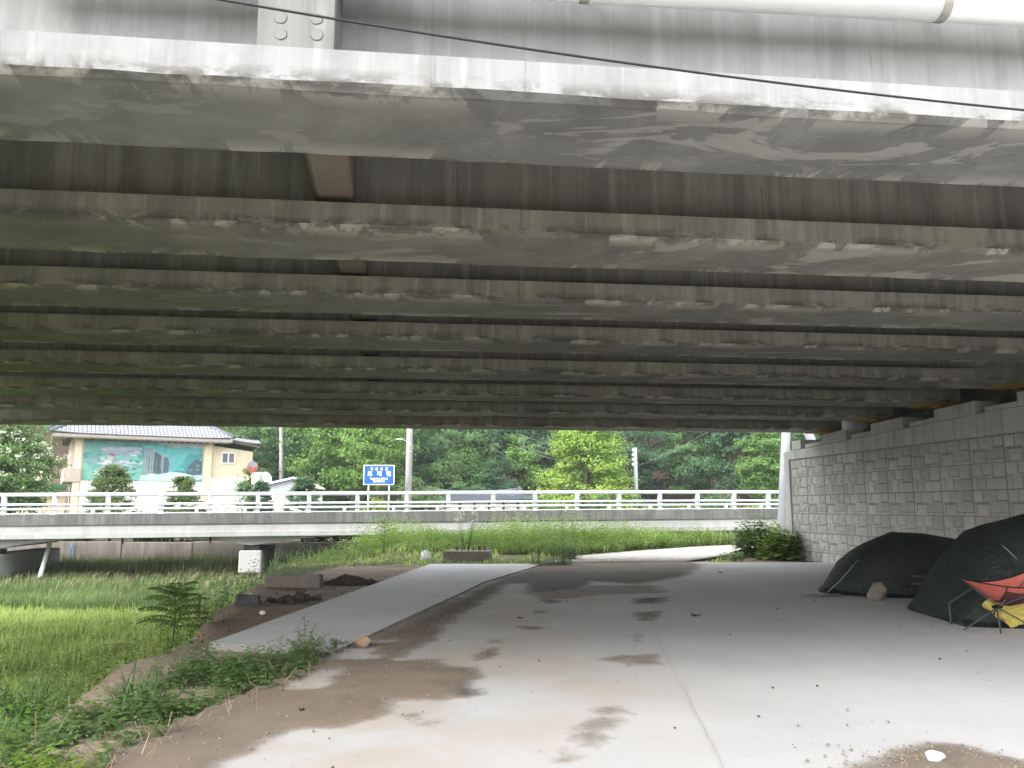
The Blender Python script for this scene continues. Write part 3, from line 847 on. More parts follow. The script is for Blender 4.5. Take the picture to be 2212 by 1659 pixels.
def stone_mesh(w, h, v):
    key = (round(w, 3), round(h, 3), v)
    if key not in smesh:
        r = random.Random(hash(key) & 0xffff)
        nx_, nz_ = max(2, int(round(w / .14))), max(2, int(round(h / .14)))
        V, F = [], []
        for k in range(nz_ + 1):
            for j in range(nx_ + 1):
                e = (j in (0, nx_)) or (k in (0, nz_))
                V.append((w * j / nx_, h * k / nz_, .006 if e else .014 + .016 * r.random()))
        for k in range(nz_):
            for j in range(nx_):
                a = k * (nx_ + 1) + j
                F.append((a, a + 1, a + nx_ + 2, a + nx_ + 1))
        b = len(V); V += [(0, 0, -.02), (w, 0, -.02), (w, h, -.02), (0, h, -.02)]
        bot = list(range(nx_ + 1)); rt = [k * (nx_ + 1) + nx_ for k in range(nz_ + 1)]; tp = [nz_ * (nx_ + 1) + j for j in range(nx_ + 1)]; lf = [k * (nx_ + 1) for k in range(nz_ + 1)]
        F += [tuple(bot[::-1] + [b, b + 1]), tuple(rt[::-1] + [b + 1, b + 2]), tuple(tp + [b + 2, b + 3]), tuple(lf + [b + 3, b])]
        me = bpy.data.meshes.new('stone'); me.from_pydata(V, [], F)
        me.materials.append(M['stone'][v]); smesh[key] = me
    return smesh[key]
gap = .022
stones = []
MW, MH = 1.0, 1.07
for row in range(3):
    for col in range(20):
        zt = 2.93 - row * MH
        if row == 2: pass
        for (u0, u1, v0, v1) in MODULE:
            s0, s1 = .10 + (col + u0) * MW + gap * .8, .10 + (col + u1) * MW - gap * .8
            z1, z0 = zt - v0 * MH - gap * .5, zt - v1 * MH + gap * .5
            if u1 == 1: s1 -= .016
            if v0 == 0: z1 -= .010
            if z1 < .06: continue
            z0 = max(z0, -.05)
            if s1 - s0 < .02 or z1 - z0 < .02: continue
            stones.append((s0, s1, z0, z1))
RIGHT_EDGE = 9.4                                          # beyond this the facing leaves the picture
shown = [q for q in stones if q[0] < RIGHT_EDGE and not (q[0] > 3.2 and q[3] < .75 - .0)]
shown.sort(key=lambda q: -(q[1] - q[0]) * (q[3] - q[2]) * (1 + .12 * q[0]))
single = shown[:300]; ss = set(single)
basis = Matrix(((WD[0], 0, WNL[0], 0), (WD[1], 0, WNL[1], 0), (0, 1, 0, 0), (0, 0, 0, 1)))
rest = MB()
for q in stones:
    w, h = q[1] - q[0], q[3] - q[2]
    me = stone_mesh(w, h, random.randrange(3))
    if q in ss:
        o = link('block', me, None, wall)
        o.matrix_basis = basis @ Matrix.Translation((q[0], q[2], .004 * random.random()))
        o.location += Vector((0, 0, 0))
    else:
        T = basis @ Matrix.Translation((q[0], q[2], 0))
        rest.add([T @ v.co for v in me.vertices], [tuple(p.vertices) for p in me.polygons], me.materials[0] is M['stone'][1])
tag(rest.build('blockwork', [M['stone'][0], M['stone'][1]], wall, fix=False), kind='stuff')
# smooth cap course and the stepped course above it, open where the beams bear
def cap_top(s): return 3.20 + .026 * min(s, 9)
s = -.2
k = 0
while s < 20:
    w = .72
    mb = MB()
    vs = []
    a, b = s + .008, s + w - .008
    for (z_a, z_b, o0, o1) in ((2.945, 2.945, -.44, .05), ):
        vs = [WP(a, .05, 2.945), WP(b, .05, 2.945), WP(b, .05, cap_top(b) - .012), WP(a, .05, cap_top(a) - .012), WP(a, -.44, 2.945), WP(b, -.44, 2.945), WP(b, -.44, cap_top(b) - .012), WP(a, -.44, cap_top(a) - .012)]
    mb.add(vs, [(0, 1, 2, 3), (5, 4, 7, 6), (3, 2, 6, 7), (1, 0, 4, 5), (0, 3, 7, 4), (2, 1, 5, 6)])
    on_wall(mb.build('cap_block', M['cap'], wall)); s += w
for i in range(8):
    # between beam i+1 (nearer camera) and beam i
    sc = (WALL0[1] - (GD[i] + .5 + wall_x_at(GD[i]) * tan(GA))) / cos(WA)
    for (a, b, h) in ((sc - 1.95, sc - 1.15, .27), (sc - 1.14, sc - .62, .27), (sc - .35, sc + .55, .10)):
        if b < .2 or a > 20: continue
        a = max(a, .55)
        mb = MB(); vs = []
        vs = [WP(a, .045, cap_top(a)), WP(b, .045, cap_top(b)), WP(b, .045, cap_top(b) + h), WP(a, .045, cap_top(a) + h), WP(a, -.44, cap_top(a)), WP(b, -.44, cap_top(b)), WP(b, -.44, cap_top(b) + h), WP(a, -.44, cap_top(a) + h)]
        mb.add(vs, [(0, 1, 2, 3), (5, 4, 7, 6), (3, 2, 6, 7), (1, 0, 4, 5), (0, 3, 7, 4), (2, 1, 5, 6)])
        on_wall(mb.build('stepped_block', M['cap'], wall))

# ------------------------------------------------------------------ pipe and cable along the bridge side
def on_plane(px, py, d0):
    """point of the upright plane parallel to the girders that crosses x = 0 at d0"""
    d = ray(px, py); nrm = np.array([gy[0], gy[1], 0])
    t = np.dot(nrm, np.array([0, d0, 0])) / np.dot(nrm, d)
    p = d * t; return np.array([p[0], p[1], p[2] + CAM_H])
pd = GD[0] + .12
pa, pb = on_plane(1180, -36, pd), on_plane(2212, 23, pd)
dirp = unit(pb - pa)
pipe = empty('drain_pipe', tuple(pa), 0, 'white plastic drain pipe hung along the top of the bridge side', 'pipe')
pr_ = .105
ext0, ext1 = -3.2, np.linalg.norm(pb - pa) + 3.5
jt = on_plane(2035, 20, pd); js = np.dot(jt - pa, dirp)
jt2 = on_plane(1262, -20, pd); js2 = np.dot(jt2 - pa, dirp)
MB().tube([dirp * ext0, dirp * (js + .02)], pr_, 28).build('pipe_section', M['pvc'], pipe, True)
MB().tube([dirp * (js - .06), dirp * ext1], pr_ * .955, 28).build('pipe_section', M['pvc'], pipe, True)
for j_ in (js - .015, js2, js + 1.6):
    mb = MB(); mb.tube([dirp * (j_ - .03), dirp * (j_ + .03)], pr_ * 1.035, 28)
    mb.box(-.0 + (dirp * j_)[0] - .02, (dirp * j_)[0] + .02, (dirp * j_)[1], (dirp * j_)[1] + .3, (dirp * j_)[2] + pr_ - .01, (dirp * j_)[2] + pr_ + .012)
    mb.build('pipe_strap', M['steel'], pipe, False)
cd_ = GD[0] - .9
pts = [on_plane(a, b, cd_) for a, b in ((-420, -160), (480, 0), (737, 43), (1474, 153), (1861, 200), (2212, 238), (2700, 293))]
xs_ = [p[0] for p in pts]
co = np.polyfit(xs_[1:6], [p[2] for p in pts[1:6]], 2)
cp = []
for x in np.linspace(pts[0][0], pts[-1][0], 60):
    yv = cd_ + x * tan(GA); cp.append((x, yv, np.polyval(co, x)))
c0 = cp[30]
cable = MB().tube([(a - c0[0], b - c0[1], c_ - c0[2]) for a, b, c_ in cp], .0062, 8).build('black_cable', M['wire'], None, True)
cable.location = c0
tag(cable, 'thin black cable slung across in front of the bridge side', 'cable')

# ------------------------------------------------------------------ the low road bridge beyond
def EP(px, depth): return np.array([(px - 1106) / FOC * depth * 1.0, depth])
EDGE = np.array([[-60, 27.4], [-30, 29.9], [-19.3, 31.2], [-9.3, 33.0], [-2.9, 33.8], [3.0, 34.9], [10.0, 36.4], [16, 38.6], [24, 42.8], [34, 49.5]])
ED_S = np.concatenate([[0], np.cumsum(np.linalg.norm(np.diff(EDGE, axis=0), axis=1))])
def edge_at(s):
    p = np.array([np.interp(s, ED_S, EDGE[:, 0]), np.interp(s, ED_S, EDGE[:, 1])])
    q = np.array([np.interp(s + .6, ED_S, EDGE[:, 0]), np.interp(s + .6, ED_S, EDGE[:, 1])]); r = np.array([np.interp(s - .6, ED_S, EDGE[:, 0]), np.interp(s - .6, ED_S, EDGE[:, 1])])
    t = unit(q - r); return p, t, np.array([t[1], -t[0]])          # point, tangent, outward (towards camera)
def deck_z(x): return 1.38 + .0075 * x - .00012 * x * x * (x > 0)    # top of the concrete kerb
far_bridge = empty('road_bridge', (0, 33, 0), 0, 'low concrete road bridge with weathered kerb beyond the weeds', 'bridge')
def sweep(name, prof, s0, s1, mat, parent, step=.8, zf=deck_z, org=(0, 33, 0)):
    n = len(prof); V, F = [], []
    N = max(2, int((s1 - s0) / step)) + 1
    for i in range(N):
        s_ = s0 + (s1 - s0) * i / (N - 1)
        p, t, o = edge_at(s_)
        for a, z in prof:
            zz = z(s_) if callable(z) else z
            q = p + o * a
            V.append((q[0] - org[0], q[1] - org[1], zf(p[0]) + zz - org[2]))
        if i:
            for k in range(n):
                k2 = (k + 1) % n; F.append(((i - 1) * n + k, (i - 1) * n + k2, i * n + k2, i * n + k))
    F.append(tuple(range(n))); F.append(tuple((N - 1) * n + k for k in range(n)))
    return MB().add(V, F).build(name, mat, parent)
s_a, s_b = 8.0, ED_S[-1] - 1
sweep('parapet', [(0, 0), (0, -.40), (-.45, -.40), (-.45, -.12), (-.43, 0)], s_a, s_b, M['parapet'], far_bridge)
sweep('deck', [(-.08, -.40), (-.08, -.47), (-7, -.47), (-7, -.14), (-.45, -.14), (-.45, -.40)], s_a, s_b, M['far_girder'], far_bridge)
sweep('edge_girder', [(-.05, -.47), (-.05, -.70), (.05, -.715), (.05, -.90), (-1.1, -.92), (-1.1, -.47)], s_a, s_b, M['far_girder'], far_bridge)
# haunches over the piers: the soffit curves down
pier_s = []
for pxp in (-8, 552):
    best = min(np.arange(5, 60, .05), key=lambda s_: abs((1106 + FOC * edge_at(s_)[0][0] / edge_at(s_)[0][1]) - pxp)); pier_s.append(best)
PS = pier_s[1] - pier_s[0]
def haunch(s_):
    d_ = min(abs(s_ - pier_s[0]), abs(s_ - pier_s[1]))
    return -.93 - .34 * (1 - np.clip(d_ / 3.3, 0, 1)) ** 1.5
sweep('haunch', [(-.35, -.90), (-.35, haunch), (-6, haunch), (-6, -.90)], pier_s[0] - 6, pier_s[1] + 6.5, M['far_girder'], far_bridge, .25)
for ps in pier_s:
    p, t, o = edge_at(ps)
    rz_ = atan2(t[1], t[0])
    zt = deck_z(p[0]) - 1.30
    pr = empty('pier', (p[0], p[1] - 33, 0), rz_); pr.parent = far_bridge
    MB().bbox(-.45, .40, .15, 6.0, zt - 1.02, zt - .16, .04).build('pier_cap', M['pier'], pr)
    MB().bbox(-.30, .30, .45, 5.6, zt - 3.0, zt - 1.02, .03).build('pier_shaft', M['parapet'], pr)
    MB().box(-.32, .32, .4, .95, zt - .16, zt + .03).build('pier_bearing', M['bearing'], pr)
# abutment of the low bridge and drain stubs
p, t, o = edge_at(pier_s[1] + 6.1)
ab = MB().box(-.4, .5, .3, 6.5, -1.4, deck_z(p[0]) - .93).build('abutment', M['parapet'], far_bridge)
ab.location = (p[0], p[1] - 33, 0); ab.rotation_euler = (0, 0, atan2(t[1], t[0]))
for pxd in (275, 462, 1368 * .604, ):
    s_ = min(np.arange(5, 70, .05), key=lambda s_: abs((1106 + FOC * edge_at(s_)[0][0] / edge_at(s_)[0][1]) - pxd)); p, t, o = edge_at(s_)
    MB().tube([(p[0] - o[0] * .2, p[1] - 33 - o[1] * .2, deck_z(p[0]) - .8), (p[0] - o[0] * .2, p[1] - 33 - o[1] * .2, deck_z(p[0]) - 1.13)], .05, 8).build('drain_stub', M['bearing'], far_bridge)

# guard rail on it
rail = empty('guard_rail', (0, 33, 1.3), 0, 'white three-rail metal guard rail along the low road bridge', 'railing')
RO = (0, 33, 1.3)
RH = .80
def oval(a0, z0, rx_, rz2, n=10): return [(a0 + rx_ * cos(2 * pi * k / n), z0 + rz2 * sin(2 * pi * k / n)) for k in range(n)]
for (z_, a_, r1, r2) in ((RH - .06, -.20, .075, .075), (.37, -.14, .042, .045), (.20, -.13, .042, .045), (.025, -.14, .035, .022)):
    o = sweep('rail', oval(a_, z_, r1, r2), s_a, s_b, M['rail'], rail, .9, deck_z, RO)
    o.data.polygons.foreach_set('use_smooth', [True] * len(o.data.polygons))
# post: flat tapered plate leaning out at the top
mb = MB()
pf = [(-.16, 0), (-.30, 0), (-.33, .30), (-.29, .62), (-.25, RH - .02), (-.13, RH), (-.12, RH - .10), (-.16, .62), (-.19, .30)]
mb.prism([(-a, z) for a, z in pf], -.075, .075, 'x')
mb.box(-.11, .11, .10, .36, 0, .02)
post_me = mb.build('post', M['rail'], rail)
mb = MB(); mb.bbox(-.06, .06, .09, .20, 0, .20, .01)
short_me = mb.build('short_post', M['rail'], rail)
first = True
# surveyed post positions, then the same spacing beyond
post_px = [2, 112, 229, 345, 451, 555, 665, 771, 878, 969, 1067, 1158, 1250, 1342, 1430, 1513, 1592, 1668]
def s_of_px(pxv): return min(np.arange(4, ED_S[-1] - 1, .02), key=lambda s_: abs((1106 + FOC * (edge_at(s_)[0][0]) / (edge_at(s_)[0][1] * cos(PITCH))) - pxv))
ps_list = [s_of_px(v) for v in post_px]
ps_list = [ps_list[0] - 1.95 * k for k in range(7, 0, -1)] + ps_list + [ps_list[-1] + 1.95 * k for k in range(1, 6)]
for i, s_ in enumerate(ps_list):
    for (mesh_o, ds) in ((post_me, 0.0), (short_me, None)):
        if ds is None:
            ds = ((ps_list[i + 1] - s_) if i + 1 < len(ps_list) else 1.9) * .74
        o = mesh_o if (mesh_o.location.length < 1e-6) else mesh_o.copy()
        if o is not mesh_o: COL.objects.link(o); o.parent = rail
        p, t, oo = edge_at(s_ + ds)
        o.location = (p[0], p[1] - 33, deck_z(p[0]) - 1.3); o.rotation_euler = (0, 0, atan2(t[1], t[0]))

# old retaining wall of the river bank, seen under the low bridge
rw = empty('retaining_wall', (-20, 40.6, -1), 0, 'stained old concrete retaining wall seen under the low bridge', 'wall')
for k in range(12):
    MB().bbox(-26 + k * 3.4 + .02, -26 + (k + 1) * 3.4 - .02, 0, .5, -.4, .85 + .03 * (k % 2), .02).build('wall_panel', M['old_wall'], rw)
hose = MB().tube([(0, 0, 0), (.02, -.02, -.25), (-.01, -.03, -.5), (.03, -.05, -.75)], .035, 8).build('blue_hose', simple('hose_blue', (.05, .16, .5), .4), None, True)
hose.location = Y(155, 1174, 40.5); tag(hose, 'short blue hose hanging down the old retaining wall', 'hose')
a, b = Y(108, 1172, 33.5), Y(86, 1247, 32.2)
lp = MB().tube([(0, 0, 0), tuple(a - b), tuple((a - b) * 1.25)], .085, 12).build('leaning_pipe', M['pvc'], None, True)
lp.location = b; tag(lp, 'white plastic pipe leaning in the tall grass under the low bridge', 'pipe')

# ------------------------------------------------------------------ buildings of the village
M['cream'] = simple('cream_render', (.60, .51, .36), .85, .2, 0, .06, 2)
M['white_wall'] = simple('white_render', (.82, .81, .77), .85, .2, 0, .06, 2)
M['pink_band'] = simple('pinkish_render', (.38, .315, .27), .85, .2, 0, .06, 2)
M['soffit'] = simple('brown_soffit', (.10, .075, .06), .85)
M['tile'] = simple('grey_roof_tile', (.25, .247, .285), .5, .4, 0, .12, 9)
M['tile_dark'] = simple('blue_grey_roof_tile', (.085, .098, .125), .5, .4, 0, .2, 9)
M['glass'] = NM('window_glass').color((.05, .08, .09), .12, .6).m
M['glass_brown'] = NM('window_glass_brown').color((.11, .085, .08), .2, .6).m
M['frame'] = simple('white_window_frame', (.78, .78, .76), .5)
M['timber'] = simple('dark_timber', (.12, .055, .035), .8)
M['shed_metal'] = simple('corrugated_white_metal', (.38, .41, .45), .5, .4, .0, .08)
M['green_cloth'] = simple('green_awning', (.012, .14, .10), .7)

P0 = Y(159, 1030, 57.0)
BA = radians(29.7)
hb = empty('mural_house', (P0[0], P0[1], -.25), BA, 'two storey cream house with landscape mural and grey tiled roof', 'house')
bx = np.array([cos(BA), sin(BA), 0]); by_ = np.array([-sin(BA), cos(BA), 0])
def HB(px, py, off=0.0):
    """house coordinates (x along the front, z) of a picture position on the front plane moved out by off"""
    d = ray(px, py); o = P0[:2] - by_[:2] * off
    t = (o @ by_[:2]) / (d[:2] @ by_[:2]); p = d * t
    return ((p[:2] - P0[:2]) @ bx[:2], p[2] + CAM_H + .25)
WIDTH = HB(455, 1000)[0]; EAVE = HB(300, 950)[1]; EXW = HB(546, 1000)[0]
B0, B1 = HB(150, 1041)[1], HB(150, 1011)[1]
mz0, mz1 = HB(177, 1036.6)[1], HB(177, 946)[1]
mx0, mx1 = HB(179, 1000)[0], HB(437, 1000)[0]
EAVE = mz1 + .05
DEP = 7.0
MB().box(0, WIDTH, 0, DEP, 0, EAVE).build('wall', M['cream'], hb)
MB().bbox(-.04, mx0 - .12, -.12, .3, 0, EAVE - .02, .02).build('pillar', M['cream'], hb)
MB().bbox(mx1 + .10, WIDTH + .05, -.14, .3, 0, EAVE - .02, .02).build('pillar', M['cream'], hb)
for cx in (.16, WIDTH - .15):
    MB().bbox(cx - .30, cx + .28, -.24, .3, EAVE - .28, EAVE + .05, .02).build('bracket', M['cream'], hb)
MB().box(mx0 - .05, WIDTH, -.015, 0.02, .02, mz0 - .06).build('lower_wall', M['white_wall'], hb)
# band that wraps the corner
MB().bbox(-.62, .42, -.2, DEP, B0, B1, .02).build('balcony_band', M['pink_band'], hb)
# side windows between pilasters
for k in range(4):
    y0 = .55 + k * 1.45
    f = MB().box(-.05, .02, y0, y0 + .85, B1 + .05, EAVE - .5).build('window', M['frame'], hb)
    MB().box(-.06, -.052, y0 + .07, y0 + .4, B1 + .12, EAVE - .57).build('pane', M['glass'], f)
    MB().box(-.06, -.052, y0 + .45, y0 + .78, B1 + .12, EAVE - .57).build('pane', M['glass'], f)
    MB().bbox(-.30, .05, y0 - .42, y0 - .12, B1, EAVE - .12, .02).build('pilaster', M['pink_band'], hb)
    MB().bbox(-.75, 0, y0 - .36, y0 - .16, EAVE - .32, EAVE - .02, .02).build('bracket', M['soffit'], hb)
# mural: flat painted picture in a thin frame, a made-up landscape
C = dict(bg=(.20, .45, .40), sky=(.58, .66, .68), mtn=(.16, .50, .52), mtn2=(.10, .36, .37), cliff=(.32, .37, .40), dark=(.11, .15, .19), water=(.55, .74, .72), roof=(.44, .50, .58), roof2=(.36, .42, .52), tree=(.22, .55, .45), road=(.66, .74, .72), red=(.5, .14, .12), foam=(.8, .85, .83), shade=(.13, .34, .33))
mats = {k: simple('mural_' + k, tuple(c_ * .62 for c_ in v), .8, .2, 0, .16, 2.5) for k, v in C.items()}
ml = list(mats)
polys = [('sky', [(.44, 1), (1, 1), (1, .84), (.86, .87), (.76, .84), (.66, .90), (.55, .965)]),
         ('mtn', [(.47, .93), (.55, .965), (.66, .90), (.72, .84), (.80, .83), (.86, .87), (1, .84), (1, .2), (.60, .2), (.5, .6)]),
         ('mtn2', [(.74, .24), (.80, .36), (.84, .56), (.89, .70), (.93, .66), (1, .74), (1, .2), (.76, .2)]),
         ('cliff', [(.50, .16), (.495, .55), (.505, .80), (.535, .86), (.57, .80), (.60, .72), (.65, .66), (.69, .60), (.715, .50), (.72, .18)]),
         ('dark', [(.575, .20), (.585, .50), (.58, .70), (.60, .72), (.64, .62), (.635, .40), (.645, .17)]),
         ('dark', [(.66, .17), (.665, .60), (.70, .56), (.71, .4), (.70, .17)]),
         ('tree', [(.50, .80), (.53, .90), (.57, .84), (.60, .74), (.66, .68), (.70, .60), (.66, .63), (.60, .69), (.56, .77), (.53, .83)]),
         ('dark', [(.865, .19), (.875, .36), (.91, .50), (.95, .56), (1, .585), (1, .17), (.92, .15)]),
         ('water', [(.46, .0), (.46, .13), (.62, .16), (.74, .24), (.86, .19), (.92, .15), (1, .17), (1, 0)]),
         ('foam', [(.66, .08), (.70, .12), (.80, .20), (.86, .19), (.80, .12), (.72, .07)]),
         ('foam', [(.52, .14), (.56, .18), (.60, .15), (.62, .13)]),
         ('shade', [(0, .60), (.03, .66), (.05, .60), (.04, .52), (0, .5)]),
         ('shade', [(.30, .86), (.36, .92), (.42, .84), (.46, .9), (.49, .8), (.49, .55), (.44, .5), (.40, .62), (.30, .60)]),
         ('roof', [(.12, .76), (.15, .81), (.28, .80), (.33, .82), (.46, .82), (.48, .74), (.36, .72), (.24, .70)]),
         ('roof2', [(.14, .66), (.18, .73), (.30, .72), (.36, .70), (.48, .70), (.47, .63), (.30, .62), (.22, .63)]),
         ('red', [(.205, .64), (.225, .66), (.255, .63), (.25, .58), (.215, .58)]),
         ('tree', [(.25, .60), (.34, .62), (.47, .60), (.47, .48), (.36, .5), (.26, .53)]),
         ('road', [(.10, .50), (.26, .50), (.36, .48), (.48, .47), (.48, .40), (.30, .42), (.2, .36), (.10, .40)]),
         ('roof2', [(.04, .45), (.08, .52), (.18, .50), (.16, .42), (.06, .40)]),
         ('roof', [(.13, .30), (.19, .40), (.30, .42), (.40, .38), (.44, .31), (.35, .24), (.22, .26)]),
         ('road', [(.06, .20), (.16, .26), (.30, .22), (.42, .18), (.30, .08), (.12, .06)]),
         ('tree', [(0, .42), (.05, .36), (.08, .2), (.14, .06), (.10, 0), (0, 0)]),
         ('tree', [(.30, .08), (.37, .22), (.42, .28), (.48, .30), (.47, .04), (.40, .0), (.30, .0)]),
         ('mtn', [(.86, .0), (.90, .06), (.95, .03), (1, .07), (1, 0)])]
rm = random.Random(9)
for k in range(9):                                        # rock columns, roofs and bushes of the painted village
    u = .512 + .0215 * k; polys.append(('dark' if k % 2 else 'shade', [(u, .19), (u + .005, .19), (u + .007, .62 - .012 * k), (u + .002, .64 - .012 * k)]))
for k in range(34):
    u, v = rm.uniform(.01, .46), rm.uniform(.10, .62); r1 = rm.uniform(.012, .030); n_ = 9
    polys.append((('tree', 'shade', 'mtn2', 'tree')[k % 4], [(u + r1 * (.8 + .3 * rm.random()) * cos(2 * pi * q / n_), v + 1.9 * r1 * (.8 + .3 * rm.random()) * sin(2 * pi * q / n_)) for q in range(n_)]))
for k in range(11):
    u, v = rm.uniform(.06, .42), rm.uniform(.2, .76); w1 = rm.uniform(.03, .06)
    polys.append((('roof', 'roof2')[k % 2], [(u, v), (u + w1 * .25, v + .045), (u + w1, v + .05), (u + w1 * 1.25, v)])); polys.append(('road', [(u + .01, v - .03), (u + w1 * 1.2, v - .03), (u + w1 * 1.2, v - .004), (u + .01, v - .004)]))
for k in range(12):
    u = rm.uniform(.73, .98); v = .26 + (u - .73) * 1.2 * rm.random(); polys.append((('shade', 'mtn')[k % 2], [(u, v), (u + .02, v + .05), (u + .045, v + .01), (u + .02, v - .02)]))
mb = MB(); mw, mh = mx1 - mx0, mz1 - mz0
mb.box(mx0, mx1, -.045, -.016, mz0, mz1, ml.index('bg'))
for i, (k, q) in enumerate(polys):
    yv = -.047 - .0004 * i
    mb.add([(mx0 + u * mw, yv, mz0 + v * mh) for u, v in q], [tuple(range(len(q)))], ml.index(k))
mb.build('mural', [mats[k] for k in ml], hb, fix=False)
# roof: hipped, eaves overhanging, front slope laid with separate tiles
ez = HB(300, 943, .95)[1]; ex0 = HB(114, 940, .95)[0]; ex1 = HB(503, 950, .95)[0]
slope = tan(radians(27))
rise = (DEP / 2 + .95) * slope
mb = MB()
e = [(ex0, -.95, ez), (ex1, -.95, ez), (ex1, DEP + .95, ez), (ex0, DEP + .95, ez)]
rr = [(ex0 + 3.2, DEP / 2, ez + rise), (ex1 - 3.2, DEP / 2, ez + rise)]
mb.add(e + rr, [(0, 1, 5, 4), (1, 2, 5), (2, 3, 4, 5), (3, 0, 4)])
mb.add([(x, y, z - .16) for x, y, z in e], [(0, 1, 2, 3)]); mb.add(e + [(x, y, z - .16) for x, y, z in e], [(0, 1, 5, 4), (1, 2, 6, 5), (2, 3, 7, 6), (3, 0, 4, 7)])
M['eave'] = simple('eave_boarding', (.30, .265, .235), .85)
roof = mb.build('roof', [M['eave']], hb, fix=False)
MB().box(ex0 + .1, ex1 - .1, -.9, -.02, ez - .22, ez - .165).build('eave_board', M['pink_band'], hb)
for k in range(24):
    x = ex0 + .8 + (ex1 - ex0 - 1.6) * k / 23
    MB().box(x - .05, x + .05, -.97, -.1, ez - .30, ez - .225).build('rafter_end', M['soffit'], hb)
def tile_mesh(w, l, mat):
    V, F = [], []; n = 7
    for j, (yy, lift) in enumerate(((0, .045), (l, .0))):
        for k in range(n):
            a = pi * k / (n - 1)
            V.append((w * .5 - w * .5 * cos(a), yy, lift + .075 * sin(a) ** .7))
    for k in range(n - 1): F.append((k, k + 1, n + k + 1, n + k))
    F.append(tuple(range(n))); 
    me = bpy.data.meshes.new('roof_tile'); me.from_pydata(V, [], F); me.materials.append(mat)
    return me
ncol = 45; tw = (ex1 - ex0) / ncol; tl = .30
tm = tile_mesh(tw * .97, tl * 1.12, M['tile'])
dx = .0
cs = cos(radians(27)); sn = sin(radians(27))
mb = MB()
for r in range(14):
    for c_ in range(ncol):
        x = ex0 + c_ * tw
        d_ = r * tl
        yy = -.97 + d_ * cs; zz = ez + d_ * sn + .02
        curl = .10 * (abs(c_ / (ncol - 1) - .5) * 2) ** 6
        if x < ex0 + max(0, (yy + .95)) * .72 or x > ex1 - max(0, (yy + .95)) * .72: continue
        if r < 5:
            o = link('roof_tile', tm, None, roof); o.location = (x, yy, zz + curl); o.rotation_euler = (radians(27), 0, 0)
        else:
            R_ = Matrix.Translation((x, yy, zz)) @ Matrix.Rotation(radians(27), 4, 'X')
            mb.add([R_ @ v.co for v in tm.vertices], [tuple(p.vertices) for p in tm.polygons])
tag(mb.build('tiling', M['tile'], roof, fix=False), kind='stuff')
for (a, b) in (((ex0 - .1, -1.0, ez + .22), (ex0 + 3.1, DEP / 2, ez + rise + .1)), ((ex1 + .1, -1.0, ez + .22), (ex1 - 3.1, DEP / 2, ez + rise + .1)), ((ex0 + 3, DEP / 2, ez + rise + .1), (ex1 - 3, DEP / 2, ez + rise + .1))):
    MB().tube([a, tuple(np.array(a) * .7 + np.array(b) * .3 - np.array([0, 0, .06])), b], .14, 8).build('hip_ridge', M['tile_dark'], roof, True)
# annexe on the right with its sloping verge
z_l, z_r = HB(456, 962)[1], HB(546, 976)[1]
mb = MB(); mb.prism([(WIDTH + .06, 0), (EXW, 0), (EXW, z_r), (WIDTH + .06, z_l)], .12, DEP - .5)
mb.build('annexe_wall', M['cream'], hb)
ta, tb = HB(462, 945, .3), HB(562, 963, .3)
mb = MB(); mb.prism([(ta[0], ta[1] - .02), (tb[0], tb[1] - .02), (tb[0], tb[1] - .16), (ta[0], ta[1] - .16)], -.25, DEP - .2)
an = mb.build('annexe_roof', M['soffit'], hb)
ntl = 15; tm2 = tile_mesh(.26, .34, M['tile'])
for r in range(2):
    for k in range(ntl):
        f = k / (ntl - 1)
        o = link('roof_tile', tm2, None, an); o.location = (ta[0] + (tb[0] - ta[0] - .2) * f, -.30 + r * .28, ta[1] + (tb[1] - ta[1]) * f + .0 + r * .12 + .12 * f ** 4)
        o.rotation_euler = (radians(24), radians(8), 0)
mb = MB(); mb.tube([(ta[0], .35, ta[1] + .22), ((ta[0] + tb[0]) / 2, .35, (ta[1] + tb[1]) / 2 + .2), (tb[0] + .1, .35, tb[1] + .33)], .13, 8); mb.build('hip_ridge', M['tile_dark'], an, True)
def window(parent, x0, x1, z0, z1, y, left, right):
    f = MB()
    b = .07
    for q in ((x0, x1, z0, z0 + b), (x0, x1, z1 - b, z1), (x0, x0 + b, z0 + b, z1 - b), (x1 - b, x1, z0 + b, z1 - b), ((x0 + x1) / 2 - .04, (x0 + x1) / 2 + .04, z0 + b, z1 - b)):
        f.box(q[0], q[1], y - .07, y + .02, q[2], q[3])
    f = f.build('window', M['frame'], parent, fix=False)
    xm = (x0 + x1) / 2
    MB().box(x0 + b, xm - .04, y - .03, y + .01, z0 + b, z1 - b).build('pane', left, f)
    MB().box(xm + .04, x1 - b, y - .03, y + .01, z0 + b, z1 - b).build('pane', right, f)
a, b = HB(479, 977, -.1), HB(507, 1002, -.1)
window(hb, a[0], b[0], b[1], a[1], .11, M['glass'], M['glass_brown'])
a, b = HB(473, 1065, -.1), HB(508, 1083, -.1)
window(hb, a[0], b[0], b[1], a[1], .11, M['glass_brown'], M['glass'])
z_m = HB(500, 1034)[1]
MB().box(WIDTH + .05, EXW + .3, .04, .2, .02, z_m).build('lower_wall', M['white_wall'], hb)
# awning over the side yard and a lamp by the corner
aw = Y(140, 1049, 62); 
MB().box(-3.2, -.3, 2.0, 5.5, HB(140, 1054)[1], HB(140, 1049)[1] + .1).build('awning', M['green_cloth'], hb)
MB().box(-3.4, -.3, 3.0, 5.5, 0, HB(140, 1056)[1]).build('yard_wall', M['cream'], hb)

